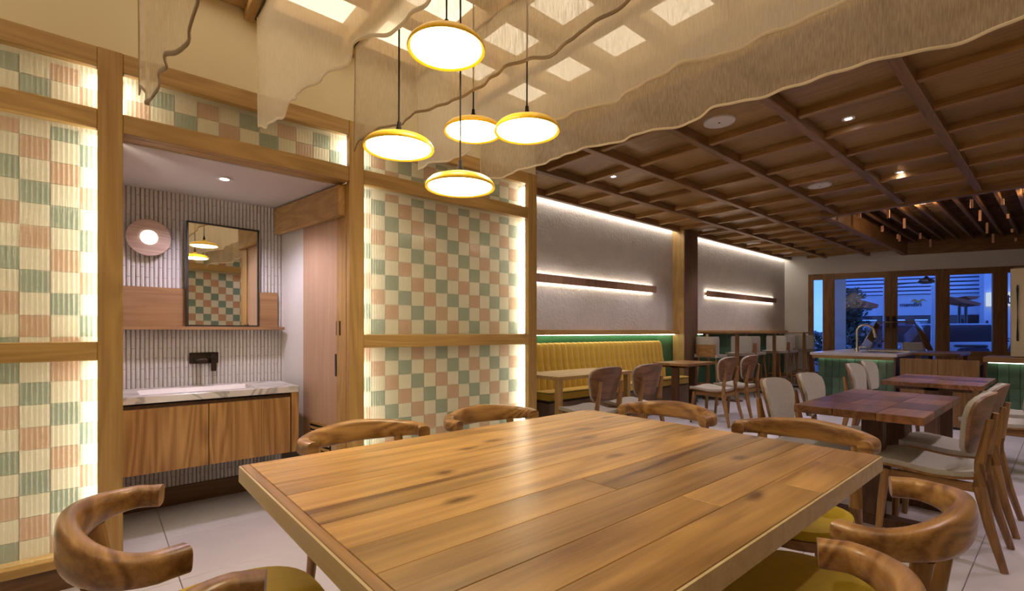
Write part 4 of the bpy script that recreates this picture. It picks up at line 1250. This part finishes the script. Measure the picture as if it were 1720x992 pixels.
# fan
fs, fz = far(1556, 470, 2.2)
fn_ = thing('ceiling_fan', 'black ceiling fan under the terrace ceiling', 'fan', (fs, 2.2, fz), fr='far')
lat('motor', [(.02, .10), (.05, .06), (.16, -.02), (.17, -.06), (.10, -.09), (.02, -.10)], (fs, 2.2, fz), M['black'], fn_, 24, fr='far')
tub('down_rod', [(fs, 2.2, fz + .08), (fs, 2.2, 2.72)], .012, M['black'], fn_, 8, fr='far')
for a in (10, 130, 250):
    ca, sa_ = math.cos(math.radians(a)), math.sin(math.radians(a))
    bm = bmesh.new()
    vs = []
    for (l, w) in ((.15, .05), (.75, .075)):
        for sgn in (-1, 1): vs.append((l, sgn * w))
    pol = [vs[0], vs[2], vs[3], vs[1]]
    prism(bm, [(fs + p[0] * ca - p[1] * sa_, 2.2 + p[0] * sa_ + p[1] * ca) for p in pol], fz - .05, fz - .038, 'z')
    build('fan_blade', bm, M['black'], fn_, fr='far')
# bank building across the street
DB = 12.0
M['bluewall'] = flat('pale_rendered_wall', (.62, .66, .72), .8, noise=.08, nscale=1.5)
M['louvre'] = flat('white_louvre', (.70, .74, .82), .6)
M['roof'] = flat('terracotta_roof', (.35, .09, .045), .7, noise=.2, nscale=3)
M['darkglass'] = flat('dark_glazing', (.012, .016, .03), .15)
bb = thing('bank_building', 'pale two-storey building with louvres and a lettered sign across the street', 'building', (4, DB, 0), fr='far')
ba, bb_ = far(1415, 500, DB)[0], far(1655, 500, DB)[0]
zs = far(1530, 507, DB)[1]
box('lower_wall', ba - .5, bb_ + .2, DB + .3, DB + .8, -.1, zs - .75, M['bluewall'], bb, fr='far')
box('sign_band', ba - .2, bb_ + .1, DB, DB + .6, zs - .55, zs + .30, M['bluewall'], bb, fr='far')
box('soffit', ba - .2, bb_ + .1, DB - .05, DB + .6, zs - .72, zs - .56, M['darkglass'], bb, fr='far')
zl_ = zs + .33
for k in range(10):
    box('louvre', ba, bb_, DB - .1, DB + .05, zl_ + k * .16, zl_ + k * .16 + .10, M['louvre'], bb, fr='far')
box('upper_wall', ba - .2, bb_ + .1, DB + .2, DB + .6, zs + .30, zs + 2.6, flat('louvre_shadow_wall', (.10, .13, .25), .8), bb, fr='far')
for (ua, ub, va_, vb) in ((1476, 1494, 525, 545), (1524, 1540, 525, 570), (1563, 1580, 525, 585), (1598, 1650, 525, 582)):
    (a, _), (b_, _) = far(ua, 540, DB), far(ub, 540, DB)
    z1, z0 = far(ua, va_, DB)[1], far(ua, vb, DB)[1]
    w = box('window', a, b_, DB + .26, DB + .32, z0, z1, M['darkglass'], bb, fr='far')
# sign text
def text(body, size, mat, parent, s, y, z, fr='far', name='lettering'):
    cu = bpy.data.curves.new(name, 'FONT'); cu.body = body; cu.size = size; cu.extrude = .015; cu.align_x = 'LEFT'
    o = bpy.data.objects.new('tmp', cu); COL.objects.link(o)
    bpy.context.view_layer.update()
    me = bpy.data.meshes.new_from_object(o.evaluated_get(bpy.context.evaluated_depsgraph_get()))
    bpy.data.objects.remove(o)
    rot = Matrix.Rotation(math.radians(90), 4, 'X')
    me.transform(rot); me.materials.clear(); me.materials.append(mat)
    w = max(v.co.x for v in me.vertices)
    ob = link(name, me, parent, (s, y, z), fr)
    return ob, w
M['navy'] = flat('navy_letters', (.01, .015, .06), .5)
M['gold'] = flat('gold_ribbon', (.55, .30, .03), .5)
sa, sz1 = far(1511, 516, DB); sb = far(1547, 516, DB)[0]
tx, w = text('mandiri', .5, M['navy'], bb, sa, DB - .03, far(1511, 514.5, DB)[1])
k = (sb - sa) / w
tx.scale = (k, 1, k)
bm = bmesh.new()
ra, rb = far(1530, 505, DB)[0], far(1556, 505, DB)[0]; rz = far(1540, 505.5, DB)[1]
top = []; bot = []
for i in range(13):
    f = i / 12; x = ra + (rb - ra) * f; zz = rz + .045 * math.sin(f * 11 - .6) + .03 * f
    top.append((x, zz + .04 * math.sin(math.pi * min(1, f * 1.1 + .05)) + .01)); bot.append((x, zz - .04 * math.sin(math.pi * min(1, f * 1.1 + .05)) - .01))
for i in range(12): prism(bm, [bot[i], bot[i + 1], top[i + 1], top[i]], DB - .04, DB - .02, 'y')
build('gold_ribbon_emblem', bm, M['gold'], bb, fr='far')
# tiled awning roofs
for q, (pts, dep, lab) in enumerate(((((1433, 501), (1441, 502), (1476, 511), (1474, 517), (1440, 516)), 9.0, 'sagging terracotta roof edge behind the dark tree'), (((1596, 498), (1606, 499), (1630, 504), (1648, 509), (1646, 513), (1616, 508)), 9.0, 'sloping terracotta canopy roof in front of the louvred building'), (((1622, 497), (1647, 497), (1640, 502), (1630, 502)), 9.2, 'small terracotta roof tip above the sloping canopy'))):
    poly = [far(u, v, dep) for u, v in pts]
    cx_ = sum(p[0] for p in poly) / len(poly)
    t = thing('terracotta_roof', lab, 'roof', (cx_, dep, 0), fr='far')
    bm = bmesh.new(); prism(bm, poly, dep, dep + 1.2, 'y'); build('roof_tiles', bm, M['roof'], t, fr='far')
    zmin = min(p[1] for p in poly)
    tub('support', [(cx_, dep + .6, -.02), (cx_, dep + .6, zmin + .06)], .05, M['darkglass'], t, 8, fr='far')
# neighbouring shop with bright sign
nb = thing('neighbour_shop', 'pale shopfront with a bright white sign box by the street', 'building', (far(1680, 500, 11)[0], 11, 0), fr='far')
na = far(1657, 500, 11)[0]
box('wall', na, na + 6, 11.2, 11.6, -.1, 5.0, M['bluewall'], nb, fr='far')
za, zb_ = far(1660, 514, 11)[1], far(1660, 491, 11)[1]
box('sign_box', na + .05, na + 3.2, 11.0, 11.2, za, zb_, emit('sign_box_light', (.75, .85, 1.0), .95), nb, fr='far')
tx, w = text('t', .62, M['navy'], nb, far(1688, 505, 11)[0], 10.97, far(1688, 510, 11)[1])
box('poster', far(1657, 540, 11)[0] + .05, far(1664, 540, 11)[0], 11.17, 11.2, far(1660, 550, 11)[1], far(1660, 538, 11)[1], M['navy'], nb, fr='far')
# white street pole
for (u, lab) in ((1486, 'slim pale street pole beside the double door posts'), (1567, 'slim pale street pole in front of the dark bank entrance')):
    s = far(u, 540, 4.9)[0]
    t = thing('street_pole', lab, 'pole', (s, 4.9, 0), fr='far')
    tub('shaft', [(s, 4.9, -.02), (s, 4.9, 2.55)], [.06, .045], M['louvre'], t, 10, fr='far')
    lat('base_flange', [(.06, 0), (.14, 0), (.14, .04), (.06, .06)], (s, 4.9, -.02), M['louvre'], t, 12, fr='far')
# tree and bush
M['leaf'] = flat('dark_leaves', (.028, .06, .03), .6, noise=.4, nscale=4)
M['leaf2'] = flat('pale_blossom_leaves', (.25, .30, .28), .6, noise=.4, nscale=4)
M['bark'] = flat('bark', (.06, .04, .03), .9)
def foliage(name, label, cat, s, dep, z0, z1, r, n, mats, seed):
    rnd = random.Random(seed)
    t = thing(name, label, cat, (s, dep, 0), fr='far')
    tub('trunk', [(s, dep, -.02), (s + .03, dep, z1 * .5), (s, dep, z1 * .85)], [.06, .045, .02], M['bark'], t, 8, fr='far')
    for mi, mt in enumerate(mats):
        bm = bmesh.new()
        for k in range(n // len(mats)):
            a, b_, c = rnd.gauss(0, .5), rnd.gauss(0, .5), rnd.random()
            p = Vector((s + a * r, dep + b_ * r, z0 + (z1 - z0) * c))
            d = Vector((rnd.uniform(-1, 1), rnd.uniform(-1, 1), rnd.uniform(-.6, .9))).normalized(); q = d.orthogonal().normalized()
            L_ = rnd.uniform(.10, .2); W_ = L_ * .32
            vs = [bm.verts.new(p), bm.verts.new(p + d * L_ * .5 + q * W_), bm.verts.new(p + d * L_), bm.verts.new(p + d * L_ * .5 - q * W_)]
            bm.faces.new(vs)
        tag(build('foliage', bm, M[mt], t, fr='far'), kind='stuff')
    return t
s, _ = far(1431, 530, 5.2); foliage('street_tree', 'dark leafy slender tree outside beyond the pale pillar', 'tree', s, 5.2, .9, 2.5, .28, 900, ('leaf',), 3)
s, _ = far(1443, 570, 3.6); foliage('flowering_shrub', 'low shrub with pale leaves at the foot of the slender tree', 'shrub', s, 3.6, .2, 1.25, .45, 700, ('leaf', 'leaf2'), 4)
s, _ = far(1380, 570, 4.0); foliage('doorway_shrub', 'small shrub seen through the narrow side door leaf', 'shrub', s, 4.2, .2, 1.15, .3, 400, ('leaf', 'leaf2'), 5)
# cars
def car(label, s, dep, length, col, rz=0):
    t = thing('parked_car', label, 'car', (s, dep, -.02), fr='far')
    paint = flat('car_paint_%d' % int(s * 10), col, .25)
    L2 = length / 2
    bm = bmesh.new()
    prism(bm, [(s - L2, .35), (s - L2 + .05, .75), (s - L2 + .5, .88), (s + L2 - .9, .92), (s + L2 - .15, .80), (s + L2, .55), (s + L2 - .03, .28), (s - L2 + .05, .25)], dep - .8, dep + .8, 'y')
    bmesh.ops.bevel(bm, geom=list(bm.edges), offset=.05, segments=2, affect='EDGES')
    build('body', bm, paint, t, smooth=True, fr='far')
    bm = bmesh.new()
    A = [(s - L2 + .35, .87), (s - L2 + .75, 1.38), (s + .45, 1.42), (s + L2 - .95, .91)]
    lo = [bm.verts.new((p[0], dep + sg * (.72 if p[1] < 1 else .58), p[1])) for sg in (-1, 1) for p in A]
    for q in ((0, 1, 2, 3), (4, 5, 6, 7), (0, 1, 5, 4), (1, 2, 6, 5), (2, 3, 7, 6), (0, 3, 7, 4)): bm.faces.new([lo[i] for i in q])
    build('cabin_glass', bm, M['darkglass'], t, fr='far')
    box('roof', s - L2 + .75, s + .45, dep - .59, dep + .59, 1.39, 1.45, paint, t, .02, fr='far')
    for sx in (-L2 + .72, L2 - .8):
        for sy in (-.72, .62):
            w = lat('wheel', [(.12, 0), (.30, 0), (.32, .04), (.32, .12), (.30, .16), (.12, .16)], (s + sx, dep + sy - .05, .30), M['black'], t, 20, axis='y', fr='far')
    for sy in (-.6, .6): box('lamp', s + L2 - .05, s + L2 + .01, dep + sy - .14, dep + sy + .14, .6, .72, M['plastic'], t, fr='far')
    return t
car('silver-white hatchback parked on the street beyond the right door leaf', far(1620, 575, 6.2)[0], 6.4, 3.6, (.55, .60, .68))
car('dark blue saloon car parked behind the glass guard', far(1555, 575, 8.2)[0], 9.0, 4.0, (.12, .16, .28))
# scooter
s, _ = far(1660, 580, 4.6)
mc = thing('parked_scooter', 'dark scooter parked outside near the steel fridge', 'scooter', (s, 4.6, -.02), fr='far')
for dx in (-.6, .6): lat('wheel', [(.10, 0), (.24, 0), (.26, .03), (.26, .07), (.24, .10), (.10, .10)], (s + dx, 4.55, .24), M['black'], mc, 20, axis='y', fr='far')
bm = bmesh.new(); prism(bm, [(s - .75, .45), (s - .6, .75), (s - .05, .78), (s + .1, .45), (s + .4, .45), (s + .5, .95), (s + .58, .95), (s + .55, .35), (s - .3, .28)], 4.48, 4.72, 'y')
bmesh.ops.bevel(bm, geom=list(bm.edges), offset=.03, segments=2, affect='EDGES')
build('body', bm, M['navy'], mc, smooth=True, fr='far')
tub('handlebar', [(s + .5, 4.3, 1.02), (s + .55, 4.6, 1.0), (s + .5, 4.9, 1.02)], .015, M['black'], mc, 8, fr='far')
box('seat', s - .72, s - .02, 4.5, 4.7, .77, .84, M['black'], mc, .03, fr='far')
